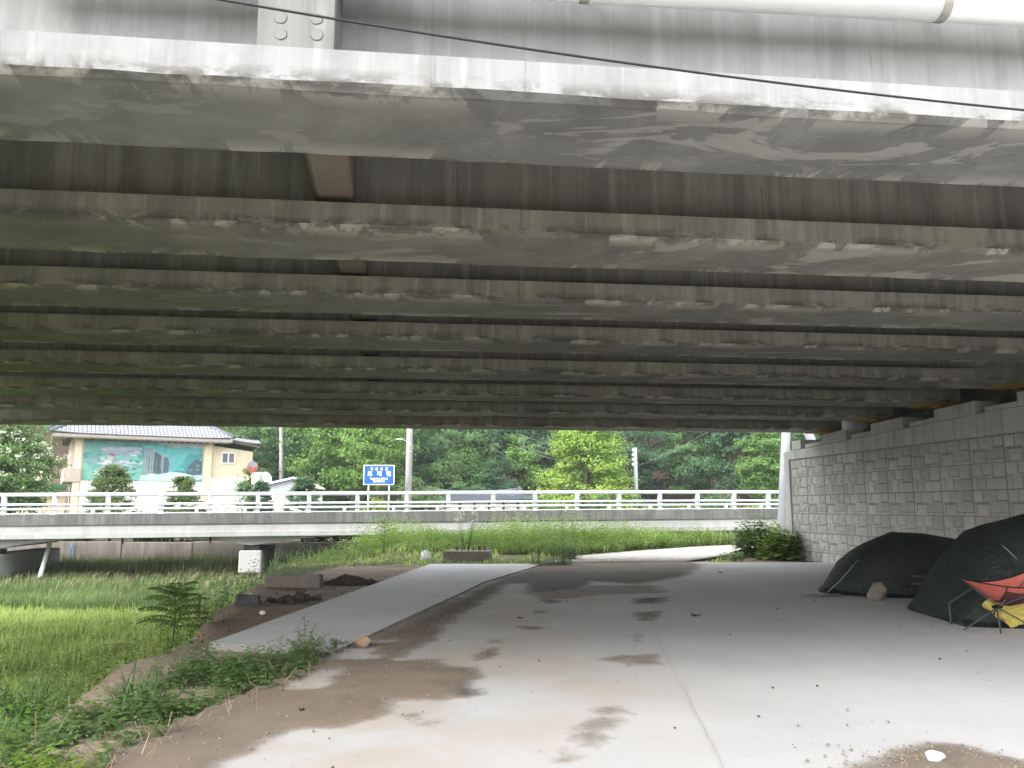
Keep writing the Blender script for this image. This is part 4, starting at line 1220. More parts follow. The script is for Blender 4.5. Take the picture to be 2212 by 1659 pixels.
# air conditioner and dish by the annexe
ac = empty('air_conditioner', tuple(Y(560, 1046, 55)), radians(25), 'white air conditioner unit beside the small metal roofed shed', 'air conditioner')
MB().bbox(-.45, .42, 0, .35, 0, .75, .03).build('casing', M['frame'], ac)
mb = MB(); mb.tube([(.12, -.02, .38), (.12, .01, .38)], .26, 20); mb.build('fan_guard', simple('ac_grille', (.22, .23, .22), .6), ac)
MB().box(-.4, .4, .05, .3, -2.4, -.004).build('stand', M['white_wall'], ac)
ds = empty('satellite_dish', tuple(Y(575, 1033, 54.5)), radians(20), 'small white satellite dish above the air conditioner', 'satellite dish')
V, F = [], []
for i in range(5):
    r_ = .36 * i / 4
    for k in range(16): V.append((r_ * cos(2 * pi * k / 16), -.14 * (1 - (i / 4) ** 2) * -1 - .1, r_ * 1.15 * sin(2 * pi * k / 16)))
for i in range(4):
    for k in range(16): F.append((i * 16 + k, i * 16 + (k + 1) % 16, (i + 1) * 16 + (k + 1) % 16, (i + 1) * 16 + k))
MB().add(V, F).build('dish', M['frame'], ds, True, False).rotation_euler = (radians(-25), 0, radians(35))
MB().tube([(0, .12, -2.9), (0, .08, 0)], .03, 8).build('mast', M['galv'], ds)
MB().tube([(-.05, -.02, -.25), (-.2, -.3, .25), (-.35, -.15, .3), (-.5, .1, -.1)], .02, 6).build('feed_arm', M['frame'], ds, True)

# shed with corrugated gable
ra, rl, rr_ = Y(635, 1032, 52), Y(553, 1051.5, 52), Y(681, 1052.5, 52)
sh = empty('metal_shed', (ra[0], 52, -.25), radians(6), 'low white shed with corrugated gable and white roof edge', 'shed')
def shl(p): return (p[0] - ra[0], p[2] + .25)
L_, R__, A_ = shl(rl), shl(rr_), shl(ra)
mb = MB()
n = 40
xs2 = np.linspace(L_[0] + .15, R__[0] - .15, n * 2)
V, F = [], []
for k, x in enumerate(xs2):
    zt = np.interp(x, [L_[0], A_[0], R__[0]], [L_[1], A_[1], R__[1]]) - .05
    V += [(x, .03 * (k % 2), L_[1] - .35), (x, .03 * (k % 2), zt)]
    if k: F.append((2 * k - 2, 2 * k, 2 * k + 1, 2 * k - 1))
mb.add(V, F).build('gable', M['shed_metal'], sh, fix=False)
MB().box(L_[0] + .15, R__[0] - .15, .0, 5, 0, L_[1] - .36).build('wall', M['white_wall'], sh)
for (p, q) in ((L_, A_), (A_, R__)):
    mb = MB(); mb.prism([(p[0], p[1] + .05), (q[0], q[1] + .05), (q[0], q[1] - .06), (p[0], p[1] - .06)], -.25, 5)
    mb.build('roof_slope', M['frame'], sh)

# tiled house behind the rail
hz0 = 60.0
ea, eb_ = Y(868, 1082, hz0), Y(1180, 1081, hz0)
hk = empty('tiled_house', ((ea[0] + eb_[0]) / 2, hz0, -.25), radians(1), 'low house with blue grey tiled roof and timber posts behind the rail', 'house')
hw = (eb_[0] - ea[0]) / 2; ez_ = ea[2] + .25
rz1 = Y(1000, 1066, hz0 + 3.2)[2] + .25
D2 = 3.2; D3 = 6.4
mb = MB(); mb.box(-hw + .9, hw - .9, .9, D3 - .9, 0, ez_).build('wall', M['white_wall'], hk)
for k in range(9):
    x = -hw + .95 + (2 * hw - 1.9) * k / 8
    MB().box(x - .09, x + .09, .82, .98, 0, ez_ + .1).build('timber_post', M['timber'], hk)
MB().box(-hw + .5, hw - .5, .45, .6, ez_ - .12, ez_ + .04).build('eave_beam', M['timber'], hk)
mb = MB()
def curl(u): return .32 * abs(u) ** 5
N = 24; V, F = [], []
for k in range(N + 1):
    u = -1 + 2 * k / N
    e_ = (u * hw, 0 - .1 * curl(u), ez_ + curl(u)); m_ = (u * (hw - 1.0), D2 * .55, ez_ + (rz1 - ez_) * .42); r_ = (u * (hw - 1.9), D2, rz1)
    b_ = (u * (hw - 1.9), D2 + .05, rz1); c_ = (u * hw, D3, ez_ + curl(u))
    V += [e_, m_, r_, c_]
    if k: F += [(4 * k - 4, 4 * k, 4 * k + 1, 4 * k - 3), (4 * k - 3, 4 * k + 1, 4 * k + 2, 4 * k - 2), (4 * k - 2, 4 * k + 2, 4 * k + 3, 4 * k - 1)]
F += [(0, 1, 2, 3), (4 * N, 4 * N + 3, 4 * N + 2, 4 * N + 1)]
hroof = mb.add(V, F).build('roof', M['tile_dark'], hk, False, False)
tmh = tile_mesh(.27, .42, M['tile_dark'])
mb = MB(); cnt = 0
for r in range(9):
    for c_ in range(40):
        u = -1 + 2 * (c_ + .5) / 40
        f0, f1 = r / 9, (r + 1) / 9
        def pt(f):
            a = np.array([u * hw, -.1 * curl(u), ez_ + curl(u)]); m_ = np.array([u * (hw - 1), D2 * .55, ez_ + (rz1 - ez_) * .42]); q = np.array([u * (hw - 1.9), D2, rz1])
            return a + (m_ - a) * f / .55 if f < .55 else m_ + (q - m_) * (f - .55) / .45
        p, q = pt(f0), pt(f1); ang = atan2(q[2] - p[2], q[1] - p[1])
        wscale = (2 * (hw - 1.9 * f0) / 40) / .27
        if r < 7:
            o = link('roof_tile', tmh, None, hroof); o.location = (p[0] - .135 * wscale, p[1], p[2] + .01); o.rotation_euler = (ang, 0, 0); o.scale = (wscale, 1, 1); cnt += 1
        else:
            R_ = Matrix.Translation((p[0] - .135 * wscale, p[1], p[2] + .01)) @ Matrix.Rotation(ang, 4, 'X') @ Matrix.Diagonal((wscale, 1, 1, 1))
            mb.add([R_ @ v.co for v in tmh.vertices], [tuple(p_.vertices) for p_ in tmh.polygons])
tag(mb.build('tiling', M['tile_dark'], hroof, fix=False), kind='stuff')
mb = MB(); rx1 = hw - 1.9
MB().tube([(-rx1, D2, rz1 + .28), (-rx1 * .6, D2, rz1 + .12), (0, D2, rz1 + .07), (rx1 * .6, D2, rz1 + .12), (rx1, D2, rz1 + .28)], .15, 8).build('ridge', M['tile_dark'], hroof, True)
for s_ in (-1, 1):
    MB().tube([(s_ * rx1, D2, rz1 + .2), (s_ * (hw - 1.1), D2 * .5, ez_ + .52), (s_ * (hw + .02), -.05, ez_ + .50)], .11, 8).build('hip_ridge', M['tile_dark'], hroof, True)
    for (x, y, z, k) in ((s_ * (rx1 + .05), D2 - .1, rz1 + .35, .20), (s_ * (hw - 1.15), D2 * .45, ez_ + .62, .16)):
        mb = MB()
        V = [(x + k * a_, y + .06 * b_, z + k * c_) for b_ in (-1, 1) for a_, c_ in ((-.7, -.6), (.7, -.6), (.9, .2), (.5, .9), (0, 1.05), (-.5, .9), (-.9, .2))]
        mb.add(V, [tuple(range(7)), tuple(range(13, 6, -1))] + [(i, (i + 1) % 7, (i + 1) % 7 + 7, i + 7) for i in range(7)])
        mb.build('ridge_ornament', M['bearing'] if k < .18 else M['tile_dark'], hroof)

# ------------------------------------------------------------------ sign, mirror, poles, wires
sc = Y(818.5, 1026, 38.0)
sg = empty('river_sign', (sc[0], 38.0, -.25), radians(3), 'blue river name sign with white lettering on two grey posts', 'sign')
zz = sc[2] + .25
w_, h_ = .70, .45
M['sign_blue'] = simple('sign_blue', (.006, .07, .42), .45, .4, 0, .03)
M['sign_white'] = simple('sign_white', (.80, .84, .86), .5, .4, 0, .03)
MB().bbox(-w_, w_, -.012, .012, zz - h_, zz + h_, .004).build('border_panel', M['sign_white'], sg)
face = MB().bbox(-w_ + .035, w_ - .035, -.017, -.0125, zz - h_ + .035, zz + h_ - .035, .001).build('sign_panel', M['sign_blue'], sg)
for x in (-.46, .47):
    MB().tube([(x, .05, 0), (x, .05, zz + .38)], .04, 10).build('post', M['galv'], sg, True)
def text(body, x, z, size, parent, name='lettering', weight=.004):
    cu = bpy.data.curves.new(name, 'FONT'); cu.body = body; cu.size = size; cu.align_x = 'CENTER'; cu.align_y = 'CENTER'; cu.extrude = .002; cu.offset = weight; cu.resolution_u = 3
    tmp = bpy.data.objects.new(name, cu); COL.objects.link(tmp)
    bpy.context.view_layer.update()
    me = bpy.data.meshes.new_from_object(tmp.evaluated_get(bpy.context.evaluated_depsgraph_get()))
    bpy.data.objects.remove(tmp)
    me.materials.clear()
    o = link(name, me, M['sign_white'], parent); o.location = (x, -.0205, z); o.rotation_euler = (radians(90), 0, 0)
    return o
for k, ch in enumerate('지방하천'): text(ch, -.325 + k * .222, zz + .262, .135, face, weight=.005)
for k, ch in enumerate('토계천'): text(ch, -.405 + k * .425, zz + .045, .235, face, weight=.010)
text('Togyecheon(Riv.)', 0, zz - .165, .115, face, weight=.003)
text('경상북도지사', 0, zz - .30, .098, face, weight=.003)

mc = Y(546, 1009, 47)
mr = empty('traffic_mirror', (mc[0], 47, -.25), radians(-8), 'round red disc on a post with grey peeling upper part', 'traffic mirror')
zm = mc[2] + .25
mb = MB(); n = 28; R0 = .33
mb.tube([(0, -.03, zm), (0, .03, zm)], R0, n)
disc = mb.build('disc', simple('faded_red_paint', (.19, .042, .032), .6, .3, 0, .15, 5), mr)
up = [(R0 * .97 * cos(a), R0 * .97 * sin(a)) for a in np.linspace(.10, pi - .10, 18)] + [(R0 * (-.92 + .23 * k), .03 - .05 * (k % 2) + .06 * sin(k)) for k in range(1, 8)]
MB().prism([(a, zm + b) for a, b in up], -.036, -.031).build('bare_patch', simple('bare_grey_metal', (.13, .13, .14), .6), disc)
MB().tube([(.02, .06, 0), (.02, .06, zm)], .03, 8).build('post', M['timber'], mr)

def pole(name, pt, pb, yb, r0, r1, mat, label, cat, zt_extra=0.0, group=None, ztop=None, dt=0.0):
    """round tapering pole between two surveyed positions"""
    b = Y(pb[0], pb[1], yb); t = Y(pt[0], pt[1], yb + dt)
    d = (t - b) / (t[2] - b[2]); zb = -.3
    bb = b + d * (zb - b[2]); tt = b + d * ((ztop if ztop is not None else t[2]) - b[2])
    e = empty(name, tuple(bb), 0, label, cat, group)
    MB().tube([(0, 0, 0), tuple(tt - bb)], [r0, r1], 14).build('shaft', mat, e, True)
    return e, bb, d
P1, b1, d1 = pole('utility_pole', (607.5, 935), (608, 1035), 62, .17, .12, M['pole_conc'], 'slim grey utility pole behind the red disc and the shed', 'utility pole', ztop=11)
P2, b2_, d2 = pole('utility_pole', (885, 935), (881, 1095), 39, .165, .13, M['pole_conc'], 'grey concrete utility pole with small lamp beside the blue sign', 'utility pole', ztop=8.5)
q = Y(885, 962, 39) - b2_
arm = MB().tube([tuple(q), tuple(q + np.array([-.20, -.05, .22])), tuple(q + np.array([-.34, -.08, .26]))], .018, 8).build('lamp_arm', M['galv'], P2, True)
mb = MB(); a = q + np.array([-.30, -.08, .27]); mb.tube([tuple(a), tuple(a + np.array([-.12, 0, .02])), tuple(a + np.array([-.34, 0, .015]))], [.03, .075, .03], 10, flat=.55); mb.build('lamp_head', M['frame'], P2, True)
for zz_ in (q[2] + .02, q[2] - .3): MB().tube([(d2[0] * (zz_ + .0), 0, zz_ - .03), (d2[0] * zz_, 0, zz_ + .03)], .15, 14).build('pole_band', M['galv'], P2, True)
P3, b3, d3 = pole('utility_pole', (1371.5, 967), (1375, 1100), 58, .18, .13, M['galv'], 'pale utility pole carrying four wires right of the yellow green tree', 'utility pole')
for k, pyv in enumerate((972, 982, 992, 1003)):
    q = Y(1367, pyv, 57.85) - b3
    ins = MB().tube([tuple(q + np.array([.08, .1, 0])), tuple(q)], .02, 6); ins.tube([tuple(q - np.array([0, 0, .09])), tuple(q + np.array([0, 0, .09]))], .06, 10); ins.build('insulator', M['frame'], P3)
def wire(pts, r, label, sag=.3, group=None, n=14):
    a, b = np.array(pts[0]), np.array(pts[1]); m_ = (a + b) / 2
    P = [a + (b - a) * t + np.array([0, 0, -4 * sag * t * (1 - t)]) - m_ for t in np.linspace(0, 1, n)]
    o = MB().tube(P, r, 5).build('overhead_wire', M['wire_far'], None, True); o.location = m_
    return tag(o, label, 'wire', group)
far_end = [Y(1120, v, 60) for v in (938, 950, 960, 968)]
for k, pyv in enumerate((972, 982, 992, 1003)):
    wire((Y(1367, pyv, 57.85), far_end[k]), .016, ('topmost', 'second from top', 'third from top', 'lowest')[k] + ' of the four wires running left from the pale utility pole', .5, 'wires on the pale utility pole')
wire((Y(1375, 1008, 58), Y(1560, 915, 56)), .016, 'wire climbing to the right from the pale utility pole', .15)
wire((Y(608, 950, 62), Y(720, 1035, 66)), .012, 'stay wire slanting down right of the slim grey pole', 0.0)
wire((Y(608, 970, 62), Y(690, 952, 75)), .012, 'wire leaving the slim grey pole towards the ginkgo tree', .2)
wire((Y(1060, 965, 66), Y(1220, 1050, 64)), .012, 'stay wire slanting down above the tiled house', .2)
P4, b4, d4 = pole('lamp_post', (1698, 935), (1690, 1123), 31.5, .185, .155, M['galv'], 'stout galvanised lamp post standing by the end of the block wall', 'lamp post', ztop=9)
MB().bbox(-.3, .3, -.3, .3, 0, .34, .02).build('base_plate', M['pole_conc'], P4)
P5, b5, d5 = pole('lamp_post', (1747, 938), (1752, 950), 33, .19, .16, M['galv'], 'leaning pale post seen through the gap above the wall corner', 'lamp post', ztop=9)

# ------------------------------------------------------------------ trees
def crown_tree(parent, H, R, base, ncl, per, leaf, mat, shape='round', tr=.16, seed=0, flat=.55, rc=.17, up=.45, bark=None):
    """tapered trunk with limbs, and a crown of leaf clumps gathered at the limb ends"""
    rng = random.Random(seed)
    mb = MB(); lv = Leaves()
    mb.tube([(0, 0, -.3), (.05, .02, H * .3), (-.06, .04, H * .62), (0, 0, H * .93)], [tr * 1.25, tr, tr * .6, tr * .15], 8)
    cz = (base + H) / 2; hz = (H - base) / 2
    C_ = []
    for i in range(ncl):
        if shape == 'cone':
            f = rng.random() ** 1.25; z = base + (H - base) * f; rad = R * (1 - f) ** .75 * (.45 + .6 * rng.random() ** .5) + .12
            a = rng.random() * 2 * pi; p = np.array([rad * cos(a), rad * sin(a), z + .10 * rad])
        else:
            while True:
                v = np.array([rng.gauss(0, 1) for _ in range(3)]); v /= np.linalg.norm(v)
                rr_ = rng.random() ** .38
                k = 1 + .28 * vnoise(v[0] * 2 + seed, v[2] * 2 + v[1] * 1.7, seed)
                p = v * rr_ * k * np.array([R, R, hz]) + np.array([0, 0, cz])
                if shape == 'dome' and p[2] < cz - hz * .75: continue
                break
        C_.append(p)
        if i % max(1, ncl // 26) == 0:
            s_ = np.array([0, 0, max(H * .12, min(H * .85, p[2] - .45 * np.hypot(p[0], p[1])))])
            mid = (s_ + p) / 2 + np.array([0, 0, .06 * H])
            mb.tube([s_, mid, p], [tr * .42, tr * .26, tr * .07], 5)
    C_ = np.array(C_)
    cen = np.array([0, 0, cz])
    for i, p in enumerate(C_):
        n = int(per * (.6 + .8 * rng.random())); r_ = R * rc * (.7 + .6 * rng.random())
        off = RNG.normal(size=(n, 3)) * np.array([r_, r_, r_ * flat]) * .62
        out = unit((p - cen)[None]) if shape != 'cone' else unit(np.array([[p[0], p[1], .25 * R]]))
        # boughs reach outwards and droop
        along_ = RNG.random(n)[:, None] * out * r_ * .9
        P_ = p + off + along_
        N_ = unit(out * .5 + np.array([0, 0, up]) + RNG.normal(size=(n, 3)) * .42 + unit(off) * .35)
        t0 = .5 + .36 * (rng.random() - .5)
        tone = np.clip(t0 + .30 * (RNG.random(n) - .5) + .30 * np.clip(off[:, 2] / (r_ + 1e-6), -1, 1), 0, 1)  # clump tops toned lighter, undersides darker: light put into the leaf colour
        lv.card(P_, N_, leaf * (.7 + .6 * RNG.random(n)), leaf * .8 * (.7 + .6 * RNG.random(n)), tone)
    t = mb.build('trunk', bark or M['bark'], parent, True, False)
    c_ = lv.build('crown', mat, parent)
    return t, c_, C_

def copy_tree(root, loc, rz, sc, label, group=None):
    c_ = root.copy(); COL.objects.link(c_); c_.location = loc; c_.rotation_euler = (0, 0, rz); c_.scale = (sc, sc, sc)
    c_['label'] = label
    if group: c_['group'] = group
    for ch in root.children:
        k = ch.copy(); COL.objects.link(k); k.parent = c_
    return c_
protos = []
for i, (H, R, base, mt, sh_, ncl, per, lf) in enumerate(((10, 3.0, 2.4, 'leaf_dark', 'round', 75, 130, .26), (11, 3.3, 3.4, 'leaf_blue', 'round', 72, 135, .28), (9, 2.8, 1.6, 'leaf_mid', 'dome', 75, 130, .25), (12, 2.7, 4.5, 'leaf_blue', 'dome', 66, 130, .27), (8.5, 2.9, 1.2, 'leaf_dark', 'round', 75, 125, .24))):
    e_ = empty('hillside_tree', (0, 0, 0))
    e_['category'] = 'tree'
    crown_tree(e_, H, R, base, ncl, per, lf, M[mt], sh_, .17, 40 + i, .45, .25)
    protos.append(e_)
LM = [(505, 'behind the annexe roof'), (560, 'behind the red disc'), (618, 'behind the slim grey pole'), (690, 'behind the ginkgo left half'), (770, 'behind the blue sign'), (845, 'just left of the concrete pole'), (925, 'just right of the concrete pole'),
      (1000, 'above the tiled house middle'), (1085, 'above the tiled house right end'), (1160, 'just left of the yellow green tree'), (1245, 'behind the yellow green tree'), (1330, 'left of the pale utility pole'), (1410, 'just right of the pale utility pole'), (1490, 'well right of the pale utility pole'), (1570, 'left of the light green maple'), (1650, 'behind the light green maple'), (1730, 'behind the stout lamp post'), (1810, 'mostly behind the block wall')]
ROWS = [('at the hill foot', 74, 0, .92), ('halfway up the slope', 82, 1, 1.0), ('high on the slope', 91, 2, 1.05)]
rt = random.Random(5)
usedp = set()
for rn, dep, r_i, scl in ROWS:
    for j, (pxv, lmk) in enumerate(LM):
        pxj = pxv + (38 if r_i == 1 else 0) + rt.uniform(-14, 14); d_ = dep + rt.uniform(-2, 2)
        X_ = (pxj - 1106) / FOC * d_
        k = (j * 2 + r_i * 3 + (j // 3)) % 5
        if r_i == 0: k = (4, 2, 0)[j % 3]
        kind = ('dark rounded', 'bluish green tall', 'mid green domed', 'bluish bare stemmed', 'dark bushy')[k]
        loc = (X_, d_, float(land_z(np.array([X_]), np.array([d_]))[0]) - .1)
        sc_ = scl * rt.uniform(.85, 1.15); rz = rt.uniform(0, 6.28)
        lab = ('%s tree %s, %s' % (kind, rn, lmk)).replace('bluish bare stemmed', 'bare stemmed')
        if k not in usedp:
            usedp.add(k); o = protos[k]; o.location = loc; o.rotation_euler = (0, 0, rz); o.scale = (sc_,) * 3; o['label'] = lab; o['group'] = 'trees on the wooded hillside'
        else:
            copy_tree(protos[k], loc, rz, sc_, lab, 'trees on the wooded hillside')
# wood that closes the hill above and to both sides reads as one mass
lv = Leaves()
for i in range(420):
    a = RNG.random()
    X_ = RNG.uniform(-95, 95); d_ = RNG.uniform(84, 132)
    if abs(X_) < 46 and d_ < 96: d_ += 14
    z0 = float(land_z(np.array([X_]), np.array([d_]))[0]); hh = RNG.uniform(7, 11); rr_ = RNG.uniform(2.2, 3.4)
    n = 330
    v = rnd_unit(n); v[:, 2] = np.abs(v[:, 2]) * 1.0 - .35
    P_ = np.array([X_, d_, z0 + hh * .55]) + v * np.array([rr_, rr_, hh * .5]) * (RNG.random((n, 1)) ** .3)
    lv.card(P_, unit(v + np.array([0, 0, .5]) + RNG.normal(size=(n, 3)) * .4), .75 * (.6 + .7 * RNG.random(n)), .6 * (.6 + .7 * RNG.random(n)), np.clip(RNG.random() * .6 + .3 * RNG.random(n) + .15 * v[:, 2], 0, 1))
tag(lv.build('woodland', M['leaf_dark']), kind='stuff')

def big_tree(name, px, dep, H, R, base, mt, shape, ncl, per, leaf, label, tr=.2, flat=.5, rc=.2, seed=1, up=.45, cat='tree', z=None):
    X_ = (px - 1106) / FOC * dep
    e_ = empty(name, (X_, dep, -.25 if z is None else z), 0, label, cat)
    _, c_, C_ = crown_tree(e_, H, R, base, ncl, per, leaf, M[mt], shape, tr, seed, flat, rc, up)
    return e_, C_
big_tree('ginkgo_tree', 768, 64, 12.5, 4.5, 1.6, 'leaf_ginkgo', 'dome', 330, 75, .20, 'big bright green ginkgo tree behind the blue sign', .28, .38, .17, 3)
big_tree('yellow_green_tree', 1266, 57, 8.8, 3.3, .3, 'leaf_yellow', 'cone', 330, 105, .16, 'yellow green layered tree left of the pale utility pole', .16, .28, .19, 4, .8)
big_tree('maple_tree', 1648, 62, 7.6, 1.75, 2.2, 'leaf_light', 'round', 90, 75, .21, 'light green maple between pale utility pole and lamp post', .13, .4, .28, 5)
big_tree('broadleaf_tree', 995, 66, 6.2, 2.2, .8, 'leaf_mid', 'dome', 130, 75, .19, 'bushy mid green tree rising above the left part of the tiled roof', .15, .45, .22, 6)
big_tree('broadleaf_tree', 1075, 67, 5.6, 1.5, .8, 'leaf_blue', 'dome', 80, 75, .17, 'smaller feathery green tree above the right part of the tiled roof', .12, .5, .24, 7)
big_tree('broadleaf_tree', 1128, 70, 8.0, 1.15, 4.0, 'leaf_light', 'round', 50, 70, .2, 'slim light green tree top left of the yellow green tree', .12, .5, .32, 8)
big_tree('broadleaf_tree', 880 + 30, 52, 3.6, 1.4, .4, 'leaf_mid', 'dome', 80, 70, .14, 'low round green tree beside the foot of the concrete pole', .1, .5, .25, 9)
big_tree('broadleaf_tree', 528, 68, 10.0, 2.4, 1.5, 'leaf_mid', 'dome', 120, 75, .22, 'green tree right of the roof corner of the mural house', .15, .45, .22, 10)
big_tree('broadleaf_tree', 640, 68, 9.5, 1.9, 1.5, 'leaf_dark', 'dome', 100, 75, .2, 'dark vine hung tree between slim pole and ginkgo', .15, .45, .24, 11)
big_tree('broadleaf_tree', 560, 60, 4.6, 1.3, 1.0, 'leaf_mid', 'dome', 70, 70, .16, 'small green tree right behind the red disc', .12, .45, .26, 18)
big_tree('yellow_shrub', 818, 41.5, 2.1, .75, .1, 'leaf_yellow', 'dome', 50, 60, .10, 'yellow green shrub between the two sign posts', .06, .7, .3, 12, cat='shrub')
# flowering tree on the left
fe, fc = big_tree('flowering_tree', -6, 44, 6.6, 2.55, .7, 'leaf_flower_tree', 'round', 260, 110, .17, 'tree covered in white blossom at the left edge', .18, .5, .19, 13)
lv = Leaves()
for i, p in enumerate(fc):
    if RNG.random() < .12: continue
    for m_ in range(3):
        q = p + RNG.normal(size=3) * .28 + unit((p - np.array([0, 0, 3.6]))[None])[0] * .32 + np.array([0, 0, .05])
        n = int(RNG.integers(8, 20)); v = rnd_unit(n)
        lv.card(q + v * np.array([.15, .15, .12]), unit(v + np.array([0, -.3, .4])), .10, .09, np.clip(.3 + .7 * RNG.random(n), 0, 1))
lv.build('blossom', M['petal'], fe)
# clipped yews and small conifers in front of the houses
for (px, dep, H, R, seed, lab, nm) in ((250, 43, 3.75, 1.55, 21, 'wide clipped yew with a pointed top before the mural', 'yew_tree'), (402, 43, 3.2, 1.15, 22, 'smaller uneven yew before the right end of the mural', 'yew_tree'),
                                       (568, 43, 3.0, .75, 23, 'little conifer by the lower windows of the house', 'conifer'), (660, 42, 3.1, 1.1, 24, 'dark young conifer in front of the metal shed', 'conifer'), (735, 42, 1.7, .9, 25, 'low spreading conifer left of the blue sign', 'conifer'),
                                       (705, 43, 1.9, .8, 29, 'grey green conifer between the shed and the blue sign', 'conifer')):
    X_ = (px - 1106) / FOC * dep
    e_ = empty(nm, (X_, dep, -.25), 0, lab, 'conifer')
    crown_tree(e_, H, R, .25, 230, 90, .10, M['leaf_yew'] if nm == 'yew_tree' else M['leaf_dark'], 'cone', .06, seed, .3, .17, .9)
# shrubs seen through the rail
shr = [(60, 'leaf_flower_tree'), (120, 'weed_bright'), (165, 'leaf_mid'), (205, 'weed_bright'), (330, 'leaf_dark'), (385, 'leaf_dark'), (440, 'weed_bright'), (520, 'weed_bright'), (600, 'weed_bright'), (700, 'leaf_dark'), (760, 'leaf_dark'), (870, 'leaf_mid'),
       (1165, 'leaf_mid'), (1205, 'weed_bright'), (1245, 'leaf_mid'), (1290, 'leaf_mid'), (1335, 'leaf_light'), (1395, 'leaf_mid'), (1440, 'leaf_blue'), (1480, 'leaf_yellow'), (1525, 'leaf_blue'), (1565, 'leaf_mid'), (1600, 'leaf_yellow'), (1640, 'leaf_light'), (1680, 'leaf_mid'), (1725, 'leaf_mid')]
names = {'leaf_flower_tree': 'fresh green', 'weed_bright': 'bright green', 'leaf_mid': 'mid green', 'leaf_dark': 'dark green', 'leaf_light': 'light green', 'leaf_blue': 'blue green', 'leaf_yellow': 'yellow green'}
SP = {0: 'at the far left end', 1: 'before the yard left of the mural house', 2: 'below the corner of the mural house', 3: 'left of the wide yew', 4: 'right of the wide yew', 5: 'under the smaller yew', 6: 'right of the smaller yew', 7: 'below the lower house windows', 8: 'before the metal shed', 9: 'right of the metal shed', 10: 'left of the blue sign', 11: 'by the concrete pole',
      12: 'at the right end of the tiled house', 13: 'just right of the tiled house', 14: 'left below the yellow green tree', 15: 'right below the yellow green tree', 16: 'left of the pale utility pole', 17: 'at the foot of the pale utility pole', 18: 'right of the pale utility pole', 19: 'under the high pines', 20: 'before the bare brown slope', 21: 'left of the maple', 22: 'at the left foot of the maple', 23: 'at the right foot of the maple', 24: 'left of the stout lamp post', 25: 'behind the stout lamp post'}
for i, (px, mt) in enumerate(shr):
    dep = 44 if px < 880 else 50 + (i % 3) * 3
    H = RNG.uniform(.9, 1.4) if px < 880 else RNG.uniform(1.5, 2.6)
    X_ = (px - 1106) / FOC * dep
    e_ = empty('shrub', (X_, dep, -.25), RNG.uniform(0, 6), '%s shrub behind the rail, %s' % (names[mt], SP[i].replace('under the high pines', 'far right of the pale utility pole')), 'shrub', 'shrubs behind the guard rail')
    crown_tree(e_, H, RNG.uniform(.8, 1.3), .1, 42, 60, .13, M[mt], 'dome', .05, 60 + i, .6, .3)
# red flowers below the lower windows
lv = Leaves(); q = Y(497, 1098, 43.2)
P_ = RNG.normal(size=(60, 3)) * np.array([.35, .2, .28]); lv.card(P_, unit(RNG.normal(size=(60, 3)) + np.array([0, -1, .5])), .08, .08, .3 + .7 * RNG.random(60))
o = lv.build('rose_bush', foliage('red_petal', (.25, .02, .02), (.5, .05, .05), (.6, .12, .1))); o.location = q; tag(o, 'spray of small red flowers below the lower house windows', 'flowers')

# ------------------------------------------------------------------ grass and weeds (beyond counting)
def sample_band(n, y0, y1, xl, xr, power=1.0):
    """random ground points, denser near the camera; xl, xr give the limits as functions of y"""
    t = RNG.random(n); yv = (y0 ** (1 - power) + t * (y1 ** (1 - power) - y0 ** (1 - power))) ** (1 / (1 - power)) if power != 1 else y0 * (y1 / y0) ** t
    x = xl(yv) + (xr(yv) - xl(yv)) * RNG.random(n)
    return x, yv
def ground_pts(x, yv): return np.stack([x, yv, land_z(x, yv)], 1)
# river meadow
lv = Leaves()
x, yv = sample_band(150000, 4.2, 27, lambda v: -.74 * v - 3.5, lambda v: -1.5 - 0 * v, 1.0)
sd = bank_sd(x, yv); k = sd < -.28; x, yv, sd = x[k], yv[k], sd[k]
P = ground_pts(x, yv); n = len(P)
pat = vnoise(x * .5, yv * .5, 31) + .6 * vnoise(x * 1.6, yv * 1.6, 32) + .45 * vnoise(x * 4.1, yv * 4.1, 33)
h = np.clip(.31 + .12 * pat + .06 * RNG.normal(size=n), .10, .62) * np.where(sd > -.9, .8, 1)
tone = np.clip(.55 + .20 * pat + .14 * RNG.normal(size=n) - .25 * (sd > -.8), 0, 1)
lv.blade(P, RNG.uniform(0, 6.28, n), h, .010 + .0009 * yv, np.clip(.55 + .3 * RNG.normal(size=n), .1, 1.1), tone)
tag(lv.build('meadow_grass', M['grass']), kind='stuff')
# rank grass towards the low bridge, with pale seed heads
lv = Leaves()
x, yv = sample_band(52000, 22.5, 40, lambda v: -.74 * v - 3.5, lambda v: -4.2 + 0 * v, .5)
sd = bank_sd(x, yv); k = (sd < -.2); x, yv = x[k], yv[k]
P = ground_pts(x, yv); n = len(P); pat = vnoise(x * .4, yv * .4, 41)
h = np.clip(.55 + .2 * pat + .12 * RNG.normal(size=n), .2, 1.0) * np.where(yv > 33.8, 1.7, 1.0)
lv.blade(P, RNG.uniform(0, 6.28, n), h, .032, np.clip(.45 + .3 * RNG.normal(size=n), .05, 1), np.clip(.45 + .3 * pat + .2 * RNG.normal(size=n), 0, 1))
tag(lv.build('rank_grass', M['grass_dark']), kind='stuff')
lv = Leaves()
k = RNG.random(n) < np.where(yv > 32.5, .34, np.where(yv > 29, .08, .012)) * (1 + .8 * pat)
Q = P[k]; m_ = len(Q); az = RNG.uniform(-.6, .9, m_)
Q = Q + np.stack([0 * az, 0 * az, h[k] * .45], 1)
lv.blade(Q, az, .38 + .15 * RNG.random(m_), .045, .55 + .3 * RNG.random(m_), RNG.random(m_))
